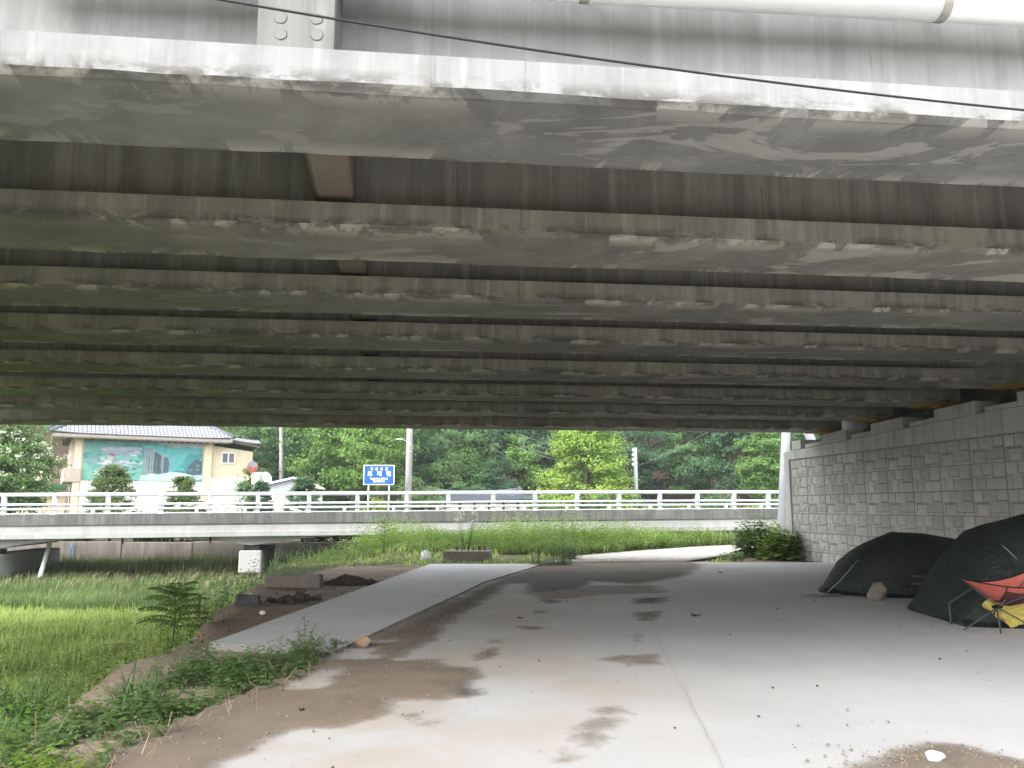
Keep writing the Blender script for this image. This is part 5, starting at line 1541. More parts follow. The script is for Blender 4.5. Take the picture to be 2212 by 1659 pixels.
tag(lv.build('seed_heads', M['seed']), kind='stuff')

def weeds(P, hgt, nl, L, wd, tone, lv, spread=.35, lobed=False, upright=.5):
    """leafy stems: nl leaves set spirally up each stem"""
    n = len(P); hgt = np.broadcast_to(hgt, (n,)); L = np.broadcast_to(L, (n,)); tone = np.broadcast_to(tone, (n,))
    lean = RNG.normal(size=(n, 2)) * .14
    for j in range(nl):
        f = (j + .6 + .5 * RNG.random(n)) / nl
        a = 2.4 * j + RNG.uniform(0, 6.28, n) * (1 if j == 0 else .25)
        D = np.stack([np.cos(a), np.sin(a), 0 * a], 1)
        Pj = P + np.stack([lean[:, 0] * f * hgt, lean[:, 1] * f * hgt, f * hgt], 1) + D * (spread * L * .25)[:, None]
        T = D + np.array([0, 0, 1.0]) * (upright * (.3 + 1.0 * f) - .1)[:, None]
        N = np.array([[0, 0, 1.0]]) - D * .35
        sz = L * (1.15 - .55 * f) * (.8 + .4 * RNG.random(n))
        tn = np.clip(tone + .25 * (f - .5) + .12 * RNG.normal(size=n), 0, 1)
        if lobed: lv.lobed(Pj, T, N, sz, tn)
        else: lv.leaf(Pj, T, N, sz, sz * wd, tn, droop=.25)
# bank beyond the slab
BUSH = [(G(1642, 1203)[:2], 1.0), (G(1688, 1204)[:2], .8), (G(1585, 1211)[:2], .5), (G(1192, 1222)[:2], .5)]
def off_bush(x, yv):
    ok_ = np.ones(len(x), bool)
    for c_, r_ in BUSH: ok_ &= ((x - c_[0]) ** 2 + ((yv - c_[1] + .5) * .8) ** 2) > r_ * r_
    return ok_
def off_path(x, yv): return poly_sd(np.stack([x, yv], 1), PATH) > .25
def on_slabs(x, yv):
    q = np.stack([x, yv], 1)
    return (poly_sd(q, road_poly) < .05) | (poly_sd(q, pad_outline) < .1)
x, yv = sample_band(15000, 19.5, 35.5, lambda v: -6.5 + 0 * v, lambda v: .42 * v + 0, .3)
sd = bank_sd(x, yv); bare = (vnoise(x * .7, yv * .7, 51) < -.15) & (yv < 26.5)
brd = yv < 31.6 + (x + 16) * .137
k = (sd > -.6) & off_path(x, yv) & ~on_slabs(x, yv) & off_bush(x, yv) & ~bare & brd & ~((yv < 22.6) & (x > -4.6))
x, yv = x[k], yv[k]; P = ground_pts(x, yv); n = len(P)
pat = vnoise(x * .45, yv * .45, 52); far = sstep(23.5, 30, yv)
hh = np.clip((.12 + .46 * far) * (1 + .6 * pat) * (.5 + .9 * RNG.random(n) ** 1.5), .06, 1.25)
br = RNG.random(n) < .68
lvb, lvd = Leaves(), Leaves()
weeds(P[br], hh[br], 8, .09 + .13 * far[br], .38, np.clip(.5 + .3 * pat[br], 0, 1), lvb, upright=.7)
weeds(P[~br], hh[~br] * 1.2, 9, .10 + .14 * far[~br], .34, np.clip(.5 + .3 * pat[~br], 0, 1), lvd, upright=.6)
tag(lvb.build('bank_weeds', M['weed_bright']), kind='stuff'); tag(lvd.build('dark_bank_weeds', M['weed']), kind='stuff')
lv = Leaves()
x, yv = sample_band(52000, 22.5, 36, lambda v: -6 + 0 * v, lambda v: .42 * v, .3)
k = (bank_sd(x, yv) > -.4) & off_path(x, yv) & ~on_slabs(x, yv) & off_bush(x, yv) & (vnoise(x * .9, yv * .9, 66) > -.45) & (RNG.random(len(x)) < .40) & (yv < 31.8 + (x + 16) * .137)
x, yv = x[k], yv[k]; P = ground_pts(x, yv); n = len(P); far = sstep(23.5, 30, yv); rgt_ = sstep(1.5, 6, x); pat = vnoise(x * .6, yv * .6, 61)
lv.blade(P, RNG.uniform(0, 6.28, n), np.clip((.08 + .22 * far + .30 * rgt_ * far) * (1 + .4 * pat) + .05 * RNG.normal(size=n), .05, 1.1), .022, np.clip(.65 + .35 * RNG.normal(size=n), .05, 1.2), np.clip(.55 + .25 * pat + .16 * RNG.normal(size=n), 0, 1))
tag(lv.build('bank_grass', M['grass']), kind='stuff')
# thicket on the bank shoulder by the pier
lv = Leaves(); x, yv = sample_band(1500, 13, 33, lambda v: -11 + 0 * v, lambda v: -3 + 0 * v, .2)
sd = bank_sd(x, yv); k = (np.abs(sd + .45) < .55) & (yv > 13.2); x, yv = x[k], yv[k]
P = ground_pts(x, yv); weeds(P, .35 + .35 * RNG.random(len(P)), 9, .13, .5, .45 + .3 * RNG.random(len(P)), lv)
tag(lv.build('shoulder_thicket', M['weed']), kind='stuff')
# low leafy weeds at the meadow edge (yellowish) and under the bank
lv = Leaves(); x, yv = sample_band(3400, 4.3, 12, lambda v: -.74 * v - 2.5, lambda v: -2.8 + 0 * v, 1.0)
sd = bank_sd(x, yv); k = (sd < -.15) & (vnoise(x * .8, yv * .8, 71) + .5 * (sd > -1.4) > .05); x, yv = x[k], yv[k]
P = ground_pts(x, yv); weeds(P, .28 + .32 * RNG.random(len(P)), 8, .07 + .03 * RNG.random(len(P)), .5, .25 + .5 * RNG.random(len(P)), lv)
tag(lv.build('meadow_weeds', M['weed_bright']), kind='stuff')
lv = Leaves(); x, yv = sample_band(2600, 4.3, 14, lambda v: -6.5 + 0 * v, lambda v: -2.4 + 0 * v, 1.0)
sd = bank_sd(x, yv); k = (sd < -.05) & (sd > -.85); x, yv = x[k], yv[k]
P = ground_pts(x, yv); weeds(P, .2 + .3 * RNG.random(len(P)), 7, .08, .45, .2 + .4 * RNG.random(len(P)), lv, lobed=False)
tag(lv.build('bank_foot_weeds', M['weed']), kind='stuff')
# mugwort along the verge by the road
VERGE = [GP([(-60, 1700), (-40, 1600), (60, 1590), (130, 1560), (200, 1540), (240, 1500), (330, 1490), (420, 1440), (480, 1425), (560, 1430), (600, 1420), (640, 1395), (735, 1392), (728, 1408), (690, 1440), (640, 1462), (590, 1490), (540, 1500), (470, 1540), (420, 1565), (330, 1600), (260, 1625), (215, 1700)])]
DENSE = GP([(-80, 1720), (-60, 1612), (60, 1605), (150, 1612), (200, 1640), (180, 1720)])
lvg, lvm = Leaves(), Leaves()
xy = np.stack([RNG.uniform(-4.2, -1.2, 16000), RNG.uniform(4.2, 9.6, 16000)], 1)
sdv = poly_sd(xy, VERGE[0]) + .10 * vnoise(xy[:, 0] * 4, xy[:, 1] * 4, 81)
k = (sdv < 0) & ((vnoise(xy[:, 0] * 2.3, xy[:, 1] * 2.3, 82) > .02) | (RNG.random(len(xy)) < .12))
xy = xy[k][:620]
P = ground_pts(xy[:, 0], xy[:, 1]); P[:, 2] = np.maximum(P[:, 2], -.05)
dn = poly_sd(xy, DENSE) < 0
weeds(P[~dn], .05 + .12 * RNG.random((~dn).sum()), 5, .066 + .03 * RNG.random((~dn).sum()), .3, .35 + .35 * RNG.random((~dn).sum()), lvm, lobed=True, upright=.35)
weeds(P[dn], .10 + .14 * RNG.random(dn.sum()), 6, .060 + .02 * RNG.random(dn.sum()), .3, .45 + .4 * RNG.random(dn.sum()), lvg, lobed=True, upright=.3)
# bigger, slightly darker clumps of it on the shoulder
CL = GP([(330, 1478), (400, 1470), (440, 1450), (480, 1480), (520, 1450), (560, 1450), (600, 1440), (540, 1470), (650, 1430), (400, 1440), (455, 1435), (270, 1580), (300, 1550), (350, 1545), (60, 1640), (110, 1648), (20, 1648)])
for c_ in CL:
    n = 13; q = c_ + RNG.normal(size=(n, 2)) * .08
    Q = np.stack([q[:, 0], q[:, 1], np.full(n, -.04)], 1)
    weeds(Q, .16 + .14 * RNG.random(n), 7, .062, .3, .3 + .3 * RNG.random(n), lvm, lobed=True, upright=.4)
tag(lvm.build('verge_weeds', M['weed']), kind='stuff'); tag(lvg.build('bright_verge_weeds', M['weed_bright']), kind='stuff')
# straw and dead stalks on the verge
lv = Leaves(); xy = np.stack([RNG.uniform(-4.2, -1.2, 4000), RNG.uniform(4.2, 9.6, 4000)], 1); xy = xy[np.abs(poly_sd(xy, VERGE[0])) < .25][:420]
P = ground_pts(xy[:, 0], xy[:, 1]); P[:, 2] = np.maximum(P[:, 2], -.05) + .015; n = len(P)
lv.blade(P, RNG.uniform(0, 6.28, n), .05 + .22 * RNG.random(n), .006, 1.9, RNG.random(n))
tag(lv.build('straw', M['straw']), kind='stuff')

# ------------------------------------------------------------------ single plants
def plant(name, px, py, z, label, cat='plant'):
    p = G(px, py, z); return empty(name, tuple(p), 0, label, cat)
def stem_part(e, pts, r, mat, n=6, name='stem'):
    return MB().tube(pts, r, n).build(name, mat, e, True, False)
# weed with drooping lance leaves in front of the apron
e = plant('tall_weed', 655, 1425, -.03, 'tall weed with drooping pointed leaves standing before the raised slab')
lv = Leaves()
for k, (dx_, dy_, h) in enumerate(((0, 0, .44), (.07, .03, .34), (-.06, .04, .30), (.12, -.02, .22), (-.12, 0, .2), (.16, .05, .24))):
    stem_part(e, [(dx_ * .2, dy_ * .2, 0), (dx_ * .7, dy_ * .7, h * .5), (dx_ * 1.3, dy_ * 1.3, h)], [.006, .005, .002], M['stem'])
    m_ = 17; f = np.linspace(.18, 1, m_); a = np.arange(m_) * 2.4 + k
    D = np.stack([np.cos(a), np.sin(a), 0 * a], 1)
    lv.leaf(np.stack([dx_ * (.2 + 1.1 * f), dy_ * (.2 + 1.1 * f), h * f], 1), D + np.array([0, 0, .35]), np.array([0, 0, 1.0]) - D * .3, .10 * (1.15 - .6 * f), .030, .35 + .4 * RNG.random(m_), droop=.45)
lv.build('leaves', M['weed'], e)
def pinnate(lv, P, T, L, nl, wl, tone, droop=.3):
    """one compound leaf: paired leaflets along a drooping midrib"""
    T = unit(np.array(T, float)[None])[0]; up = np.array([0, 0, 1.0]); Sd = unit(np.cross(T, up)[None])[0]
    pts = []
    for i in range(nl):
        f = (i + 1) / nl; q = P + T * L * f - up * droop * L * f * f
        pts.append(q)
        for s_ in (-1, 1):
            lv.leaf(q[None], (Sd * s_ + T * .45 - up * .15)[None], np.array([[0, 0, 1.0]]), wl * (1.1 - .5 * abs(f - .45)), wl * .32, np.clip(tone + .1 * RNG.normal(), 0, 1), droop=.25)
    return [P] + pts
def sapling(name, px, py, z, H, label, nleaf, L, nl, wl, mat, spread=.5):
    e = plant(name, px, py, z, label, 'sapling'); lv = Leaves(); mb = MB()
    mb.tube([(0, 0, -.05), (.02, 0, H * .5), (0, .01, H)], [.014, .010, .005], 6)
    for k in range(nleaf):
        f = (k + 1) / nleaf; a = 2.4 * k; P_ = np.array([.02 * (1 - abs(f - .5) * 2), 0, H * (.28 + .72 * f)])
        pts = pinnate(lv, P_, (cos(a), sin(a), .35 + .5 * f), L * (1.1 - .45 * f) * random.uniform(.85, 1.15), nl, wl, .35 + .35 * f, .35)
        mb.tube([tuple(q) for q in pts], .003, 4)
    mb.build('stem', M['stem'], e, True, False); lv.build('leaves', mat, e); return e
sapling('sumac_sapling', 372, 1392, -.35, .72, 'sapling with tiers of drooping compound leaves at the meadow edge', 30, .50, 9, .15, M['leaf_light'])
sapling('locust_sapling', 828, 1196, .12, 1.0, 'pale green feathery sapling on the bank before the low bridge', 26, .62, 9, .11, M['weed_bright'])
sapling('young_sapling', 1236, 1188, .1, 1.15, 'slim sapling with leafy top beside the dry stalk on the bank', 16, .34, 7, .08, M['weed'])
e = plant('dock_stalk', 424, 1372, -.5, 'dark brown dock seed stalk right of the drooping sapling')
lv = Leaves(); n = 160; f = RNG.random(n); a = RNG.uniform(0, 6.28, n)
stem_part(e, [(0, 0, -.2), (.01, 0, .3), (.03, 0, .62)], [.006, .005, .003], M['dry_stem'])
lv.card(np.stack([.03 * f + .03 * np.cos(a) * (1.1 - f), .03 * np.sin(a), .25 + .38 * f], 1), rnd_unit(n), .028, .022, RNG.random(n)); lv.build('seeds', foliage('dark_seed', (.03, .02, .012), (.06, .035, .02), (.1, .06, .03)), e)
# reed clumps
def reeds(name, px, py, z, n, h, w, label, mat):
    e = plant(name, px, py, z, label, 'reed clump'); lv = Leaves()
    for k in range(n):
        a = random.uniform(0, 6.28); b = np.array([random.gauss(0, .09), random.gauss(0, .09), 0]); hh_ = h * random.uniform(.6, 1.15); ln = random.uniform(.25, 1.0)
        D = np.array([cos(a), sin(a), 0]); S_ = np.array([-sin(a), cos(a), 0]); V, m_ = [], 7
        for i in range(m_):
            f = i / (m_ - 1); q = b + D * hh_ * ln * f ** 1.6 * .9 + np.array([0, 0, hh_ * (f - .55 * ln * f ** 2.6)]); ww = w * (1 - f ** 1.7) * .5 + .0006
            V += [q - S_ * ww + np.array([0, 0, ww * .5]), q + S_ * ww + np.array([0, 0, ww * .5])]
        F = np.array([[2 * i, 2 * i + 1, 2 * i + 2] for i in range(m_ - 1)] + [[2 * i + 1, 2 * i + 3, 2 * i + 2] for i in range(m_ - 1)])
        lv._push(np.array(V), F, np.full(2 * m_, random.uniform(.1, .8)))
    lv.build('blades', mat, e); return e
M['reed'] = foliage('reed_blade', (.030, .070, .028), (.060, .125, .045), (.11, .19, .07), .3)
reeds('reed_clump', 292, 1535, -.05, 90, .42, .013, 'spiky dark green reed clump on the sandy bank edge', M['reed'])
reeds('reed_clump', 50, 1600, -.35, 130, .62, .022, 'large clump of arching reed blades at the lower left edge', M['reed'])
reeds('reed_clump', 935, 1182, .15, 90, 1.0, .035, 'upright reed clump on the bank right of the feathery sapling', M['weed_bright'])
# bushes at the end of the slab
def bush(name, px, py, z, H, R, n, L, wd, mat, label, lobed=False, nl=10):
    e = plant(name, px, py, z, label, 'bush'); lv = Leaves(); mb = MB()
    a = RNG.uniform(0, 6.28, n); r = R * np.sqrt(RNG.random(n)); P_ = np.stack([r * np.cos(a), r * np.sin(a) * .8, 0 * a], 1)
    weeds(P_, H * (1 - .45 * (r / R) ** 2) * (.75 + .35 * RNG.random(n)), nl, L, wd, .3 + .45 * RNG.random(n), lv, lobed=lobed)
    for i in range(min(n, 14)): mb.tube([tuple(P_[i] - [0, 0, .1]), tuple(P_[i] * 1.1 + [0, 0, H * .6])], .008, 5)
    tag(mb.build('stems', M['stem'], e, True, False), kind='stuff'); lv.build('leaves', mat, e); return e
bush('mugwort_bush', 1192, 1222, -.02, .72, .55, 90, .13, .22, M['weed'], 'feathery green bush at the far edge of the slab', nl=13)
bush('leafy_bush', 1236, 1208, 0, .55, .26, 45, .10, .45, M['leaf_mid'], 'small dark leafy bush behind the feathery bush by the path')
bush('leafy_bush', 1642, 1203, 0, 1.30, .75, 120, .26, .7, M['leaf_light'], 'dark leafy bush left of the block wall corner', nl=12)
bush('vine_bush', 1688, 1208, 0, .95, .60, 85, .30, .95, M['leaf_yellow'], 'bright broad leaved vine heaped against the wall corner', nl=7)
bush('trailing_vine', 1585, 1211, 0, .26, .42, 40, .15, .85, M['weed_bright'], 'low trailing vine on the slab edge left of the dark bush', nl=4)
e = plant('dry_stalk', 1213, 1196, .05, 'tall dry brown stalk rising before the guard rail', 'plant')
stem_part(e, [(0, 0, -.1), (.02, 0, .9), (.0, 0, 1.7), (.05, 0, 2.1), (.18, 0, 2.35)], [.018, .014, .010, .007, .004], M['dry_stem'])
for k in range(9):
    h = .3 + .12 * k; s_ = 1 if k % 2 else -1
    stem_part(e, [(.01, 0, h), (s_ * .18, .03, h + .16), (s_ * .26, .04, h + .34)], [.006, .004, .002], M['dry_stem'], 5, 'twig')
e = plant('white_flower_weed', 1008, 1186, .2, 'tall weed topped with tiny white flowers on the bank')
lv = Leaves(); lf = Leaves()
for k in range(7):
    dx_, h = random.uniform(-.3, .3), random.uniform(.8, 1.25); stem_part(e, [(dx_ * .3, 0, 0), (dx_, .03, h)], [.008, .004], M['stem'])
    n = 22; lv.card(np.array([dx_, .03, h]) + RNG.normal(size=(n, 3)) * np.array([.09, .06, .05]), unit(RNG.normal(size=(n, 3)) + np.array([0, -.5, 1])), .045, .04, RNG.random(n))
    f = RNG.random(14); a = RNG.uniform(0, 6.28, 14); D = np.stack([np.cos(a), np.sin(a), 0 * a + .4], 1)
    lf.leaf(np.stack([dx_ * (.3 + .7 * f), 0 * f, h * f * .85], 1), D, np.array([0, 0, 1.0]) - D * .2, .13, .035, RNG.random(14))
tag(lv.build('flowers', M['petal'], e), kind='stuff'); lf.build('leaves', M['weed'], e)
for (px, py, H, lab) in ((545, 1420, .13, 'small sprig in the sand before the near corner of the raised slab'), (735, 1406, .16, 'thin sprig by the tan stone at the slab edge'), (640, 1232, .42, 'weed behind the long concrete block on the bare soil'), (700, 1226, .40, 'weed with spreading leaves on the bare soil mound'),
                         (748, 1222, .38, 'weed right of the soil mound beside the apron'), (800, 1212, .35, 'weed nearest the far corner of the apron')):
    e = plant('sprig', px, py, -.04, lab); lv = Leaves(); n = 5
    weeds(RNG.normal(size=(n, 3)) * np.array([.03, .03, 0]) * (1 + H), H * (.6 + .5 * RNG.random(n)), 9, .05 + .12 * H, .4, .3 + .4 * RNG.random(n), lv)
    lv.build('leaves', M['weed'], e); stem_part(e, [(0, 0, -.05), (0, 0, H)], [.004, .002], M['stem'])

# ------------------------------------------------------------------ stones, blocks and litter
def rock_obj(name, loc, size, mat, label, cat='stone', seed=0, sub=3, rough=.22, flat=.0, rz=0.0, parent=None, sharp=1.0):
    bm = bmesh.new(); bmesh.ops.create_icosphere(bm, subdivisions=sub, radius=1)
    r = random.Random(seed); pl_ = [(Vector((r.gauss(0, 1), r.gauss(0, 1), r.gauss(0, 1))).normalized(), r.uniform(.55, .9)) for _ in range(int(11 * sharp))]
    from mathutils import noise as mn
    for v in bm.verts:
        c_ = v.co.normalized()
        d_ = 1.0
        for nrm, h in pl_:
            t_ = c_.dot(nrm)
            if t_ > 1e-3: d_ = min(d_, h / t_)
        d_ *= 1 + rough * .35 * mn.noise(c_ * 2.3 + Vector((seed, 0, 0))) + rough * .15 * mn.noise(c_ * 7 + Vector((0, seed, 0)))
        v.co = Vector((c_.x * d_ * size[0], c_.y * d_ * size[1], max(c_.z * d_, -.75) * size[2]))
    me = bpy.data.meshes.new(name); bm.to_mesh(me); bm.free()
    o = link(name, me, mat, parent); o.location = loc; o.rotation_euler = (0, 0, rz)
    if label: tag(o, label, cat)
    return o
M['rock_tan'] = simple('tan_stone', (.19, .13, .088), .9, .2, 0, .25, 14, .5)
M['rock_white'] = simple('pale_quartz', (.60, .57, .52), .8, .3, 0, .12, 12, .4)
M['rock_dark'] = simple('dark_granite', (.05, .052, .055), .85, .3, 0, .25, 22, .5)
M['rock_grey'] = simple('buff_stone', (.15, .13, .105), .9, .2, 0, .25, 14, .6)
M['char'] = simple('sooty_stone', (.045, .036, .030), .95, .1, 0, .4, 12, .6)
M['soil_dark'] = simple('dark_soil', (.05, .036, .027), .97, .1, 0, .4, 16, .9)
M['block_conc'] = concrete('soiled_block', (.16, .14, .12), streak=.4, mottle=.5, stain=(.07, .055, .045)).m
p = G(786, 1396, .02); rock_obj('stone', (p[0], p[1], .065), (.095, .075, .075), M['rock_tan'], 'rounded tan stone lying at the right edge of the raised slab', seed=3)
p = G(2023, 1640, .02); rock_obj('stone', (p[0], p[1], .035), (.075, .05, .04), M['rock_white'], 'white lump of stone on the sandy patch, lower right', seed=5)
p = G(1893, 1296, 0); rock_obj('stone', (p[0], p[1] - .05, .13), (.20, .15, .17), M['rock_grey'], 'rough buff stone weighing down the small dark tent', seed=7, sharp=1.3)
# granite block
p = G(530, 1309, -.05)
bm = bmesh.new(); bmesh.ops.create_cube(bm, size=1); bmesh.ops.subdivide_edges(bm, edges=bm.edges, cuts=5, use_grid_fill=True)
for v in bm.verts:
    v.co.x *= .34 * (1 + .12 * (.5 - v.co.z)); v.co.y *= .26; v.co.z = v.co.z * .20 + .10
    v.co += Vector((vnoise(v.co.y * 14, v.co.z * 14, 1), vnoise(v.co.x * 14, v.co.z * 14, 2), vnoise(v.co.x * 12, v.co.y * 12, 3))) * .010
bmesh.ops.bevel(bm, geom=[e_ for e_ in bm.edges if e_.calc_face_angle(0) > .9], offset=.012, segments=1)
me = bpy.data.meshes.new('granite_block'); bm.to_mesh(me); bm.free()
o = link('granite_block', me, M['rock_dark']); o.location = (p[0], p[1] + .1, -.09); o.rotation_euler = (0, .04, radians(8)); tag(o, 'dark granite block at the edge of the bare soil', 'stone block')
# long concrete block half sunk in the soil
p = G(632, 1271, -.06)
mb = MB(); mb.bbox(-.53, .53, 0, .45, -.1, .24, .015); o = mb.build('concrete_block', M['block_conc']); o.location = (p[0], p[1], -.06); o.rotation_euler = (radians(-2), radians(-1.5), radians(5)); tag(o, 'long soiled concrete block half sunk in bare soil', 'concrete block')
# footing with anchor bolts
p = G(1008, 1213, .02)
ft = empty('bolted_footing', (p[0], p[1], .0), radians(-6), 'old concrete footing with upright bolts among the weeds', 'footing')
MB().bbox(-.68, .62, 0, .85, -.1, .30, .02).build('footing_block', M['block_conc'], ft)
for (x, y) in ((-.32, .25), (-.18, .3), (.02, .22), (.14, .28), (.34, .25), (.47, .3), (-.05, .6), (.25, .62)):
    MB().tube([(x, y, .28), (x, y, .42)], .018, 6).build('bolt', simple('rusty_bolt', (.06, .04, .03), .9) if 'rusty_bolt' not in bpy.data.materials else bpy.data.materials['rusty_bolt'], ft)
# burnt stones of an old fire
for k, (px, py, sx, sz) in enumerate(((588, 1302, .10, .07), (606, 1303, .09, .08), (622, 1302, .11, .11), (645, 1301, .13, .12), (661, 1299, .09, .08), (681, 1297, .12, .07), (633, 1305, .08, .06))):
    p = G(px, py, -.05); rock_obj('fire_stone', (p[0], p[1], -.05 + sz * .6), (sx, sx * .8, sz), M['char'], ('leftmost low', 'second from left', 'tall middle left', 'biggest middle', 'right of the biggest', 'rightmost flat', 'front small')[k] + ' sooty stone of the old fire ring on bare soil', seed=20 + k, sub=2)
# soil heap left of the apron
mb = []
hx = np.linspace(-.85, .75, 40); hy = np.linspace(-.4, .5, 24); HX, HY = np.meshgrid(hx, hy)
HZ = (.26 * np.exp(-((HX / .5) ** 2 + (HY / .22) ** 2)) + .05 * vnoise(HX * 7, HY * 7, 3) + .03 * vnoise(HX * 17, HY * 17, 4)) * sstep(0, .3, 1 - np.maximum(np.abs(HX) / .85, np.abs(HY) / .5)) - .04
idx = np.arange(HX.size).reshape(HX.shape); p = G(755, 1262, -.05)
me = mesh_np('soil_heap', np.stack([HX, HY, HZ], -1).reshape(-1, 3), np.stack([idx[:-1, :-1], idx[:-1, 1:], idx[1:, 1:], idx[1:, :-1]], -1).reshape(-1, 4), smooth=True)
o = link('soil_heap', me, M['soil_dark']); o.location = (p[0], p[1], -.05); tag(o, 'heap of dark crumbly soil beside the raised slab', 'soil heap', kind='thing')
p = G(920, 1207, .05); rock_obj('plastic_bag', (p[0], p[1], .12), (.16, .1, .15), simple('white_plastic', (.75, .76, .76), .4, .4), 'crumpled white plastic bag on the weedy bank', 'litter', seed=33, rough=1.2)
p = G(566, 1327, -.05); rock_obj('litter', (p[0], p[1], -.03), (.05, .03, .035), M['rock_white'], 'small white scrap on the bare soil near the old fire', 'litter', seed=34, rough=.9)
def scrap(px, py, w, label, mat, z=.014, name='dead_leaf'):
    p = G(px, py, z); V = []
    for i in range(5):
        for j in range(3):
            u, v = i / 4 - .5, j / 2 - .5
            V.append((u * w, v * w * .5 * (1 - 1.2 * abs(u)), .012 + .02 * vnoise(u * 6 + px, v * 6, 5) + .03 * u * u))
    F = [(i * 3 + j, i * 3 + j + 1, i * 3 + j + 4, i * 3 + j + 3) for i in range(4) for j in range(2)]
    o = MB().add(V, F).build(name, mat, None, False, False); o.location = p; o.rotation_euler = (0, 0, px * .7)
    return tag(o, label, 'dead leaf')
M['dead_leaf'] = simple('dead_leaf', (.035, .028, .022), .9)
scrap(1503, 1331, .14, 'curled black leaf alone on the road in front of the small tent', M['dead_leaf'])
scrap(1123, 1337, .11, 'dark dead leaf in the middle of the road', M['dead_leaf'])
scrap(1557, 1237, .10, 'dark dead leaf near the far end of the road by the wall', M['dead_leaf'])
scrap(652, 1538, .05, 'dark dead leaf on the brown silt, lower left', M['dead_leaf'])
# gravel in the silt and on the sandy patch
def pebbles(name, xy, rmin, rmax, mat, zf):
    n = len(xy); base = np.array([[1, 0, 0], [0, 1, 0], [-1, 0, 0], [0, -1, 0], [0, 0, 1], [0, 0, -1.0]])
    tri = np.array([[0, 1, 4], [1, 2, 4], [2, 3, 4], [3, 0, 4], [1, 0, 5], [2, 1, 5], [3, 2, 5], [0, 3, 5]])
    r = rmin + (rmax - rmin) * RNG.random(n) ** 3
    V = base[None] * (.7 + .6 * RNG.random((n, 6, 1))) * r[:, None, None] * np.array([1, 1, .7])
    a = RNG.uniform(0, 6.28, n); ca, sa = np.cos(a)[:, None], np.sin(a)[:, None]
    X_ = V[:, :, 0] * ca - V[:, :, 1] * sa; Y_ = V[:, :, 0] * sa + V[:, :, 1] * ca
    V = np.stack([X_ + xy[:, :1], Y_ + xy[:, 1:], V[:, :, 2] + zf], -1)
    me = mesh_np(name, V.reshape(-1, 3), (tri[None] + (np.arange(n) * 6)[:, None, None]).reshape(-1, 3))
    return tag(link(name, me, mat), kind='stuff')
xy = np.stack([RNG.uniform(-3.4, 3, 30000), RNG.uniform(4.2, 22.5, 30000)], 1)
_, dq = silt_fields(xy); k = (dq < .05) | ((dq < .8) & (RNG.random(len(xy)) < .12)); pebbles('gravel', xy[k][:3200], .003, .016, simple('silt_gravel', (.17, .15, .125), .95, .2, 0, .3, 40), .018)
xy = G(2030, 1650)[:2] + RNG.normal(size=(700, 2)) * np.array([.28, .13]); pebbles('sand_clods', xy, .003, .014, simple('sandy_clod', (.18, .145, .11), .95, .2, 0, .3, 40), .014)
xy = np.stack([RNG.uniform(-3.6, -1.6, 2500), RNG.uniform(5, 9.6, 2500)], 1); k = (bank_sd(xy[:, 0], xy[:, 1]) > .1) & (poly_sd(xy, road_poly) > 0); pebbles('bank_gravel', xy[k], .004, .022, simple('bank_stone', (.24, .2, .15), .95, .2, 0, .3, 40), -.045)
xy = np.stack([RNG.uniform(-6.5, -2.5, 2500), RNG.uniform(9.5, 19, 2500)], 1); k = (bank_sd(xy[:, 0], xy[:, 1]) > 0) & ~on_slabs(xy[:, 0], xy[:, 1]); pebbles('soil_clods', xy[k][:260], .006, .03, M['soil_dark'], -.04)

xy = np.stack([RNG.uniform(-2.5, 8, 420), RNG.uniform(4.3, 21, 420)], 1)[:150]; xy = xy[poly_sd(xy, road_poly) < -.2]; pebbles('leaf_litter', xy, .004, .016, M['dead_leaf'], .012)

# ------------------------------------------------------------------ the camp
M['tent'] = NM('dark_green_nylon')
t_ = M['tent']; wr = t_.noise(2.2, 5, .6, 1.2, t_.coord((1, .5, 2.0))); t_.color(t_.mix(t_.ramp(wr, [(.3, 0), (.75, 1)]), (.0065, .0092, .0074), (.0150, .0200, .0160)), .65, .18); t_.bump(t_.math('ADD', wr, t_.math('MULTIPLY', t_.noise(4, 3, .5, 1.5, t_.coord((.5, .5, 1.3))), .35)), .8, .09); M['tent'] = t_.m
M['tent_light'] = simple('grey_green_nylon', (.014, .02, .018), .7, .1, 0, .3, 3)
M['tent_black'] = simple('black_nylon', (.003, .0035, .0035), .8, .1)
M['pole_dark'] = simple('tent_pole_dark', (.02, .03, .035), .4, .5)
M['cord'] = simple('guy_cord', (.20, .22, .21), .7)
M['seam'] = simple('seam_tape_tan', (.13, .10, .075), .8)
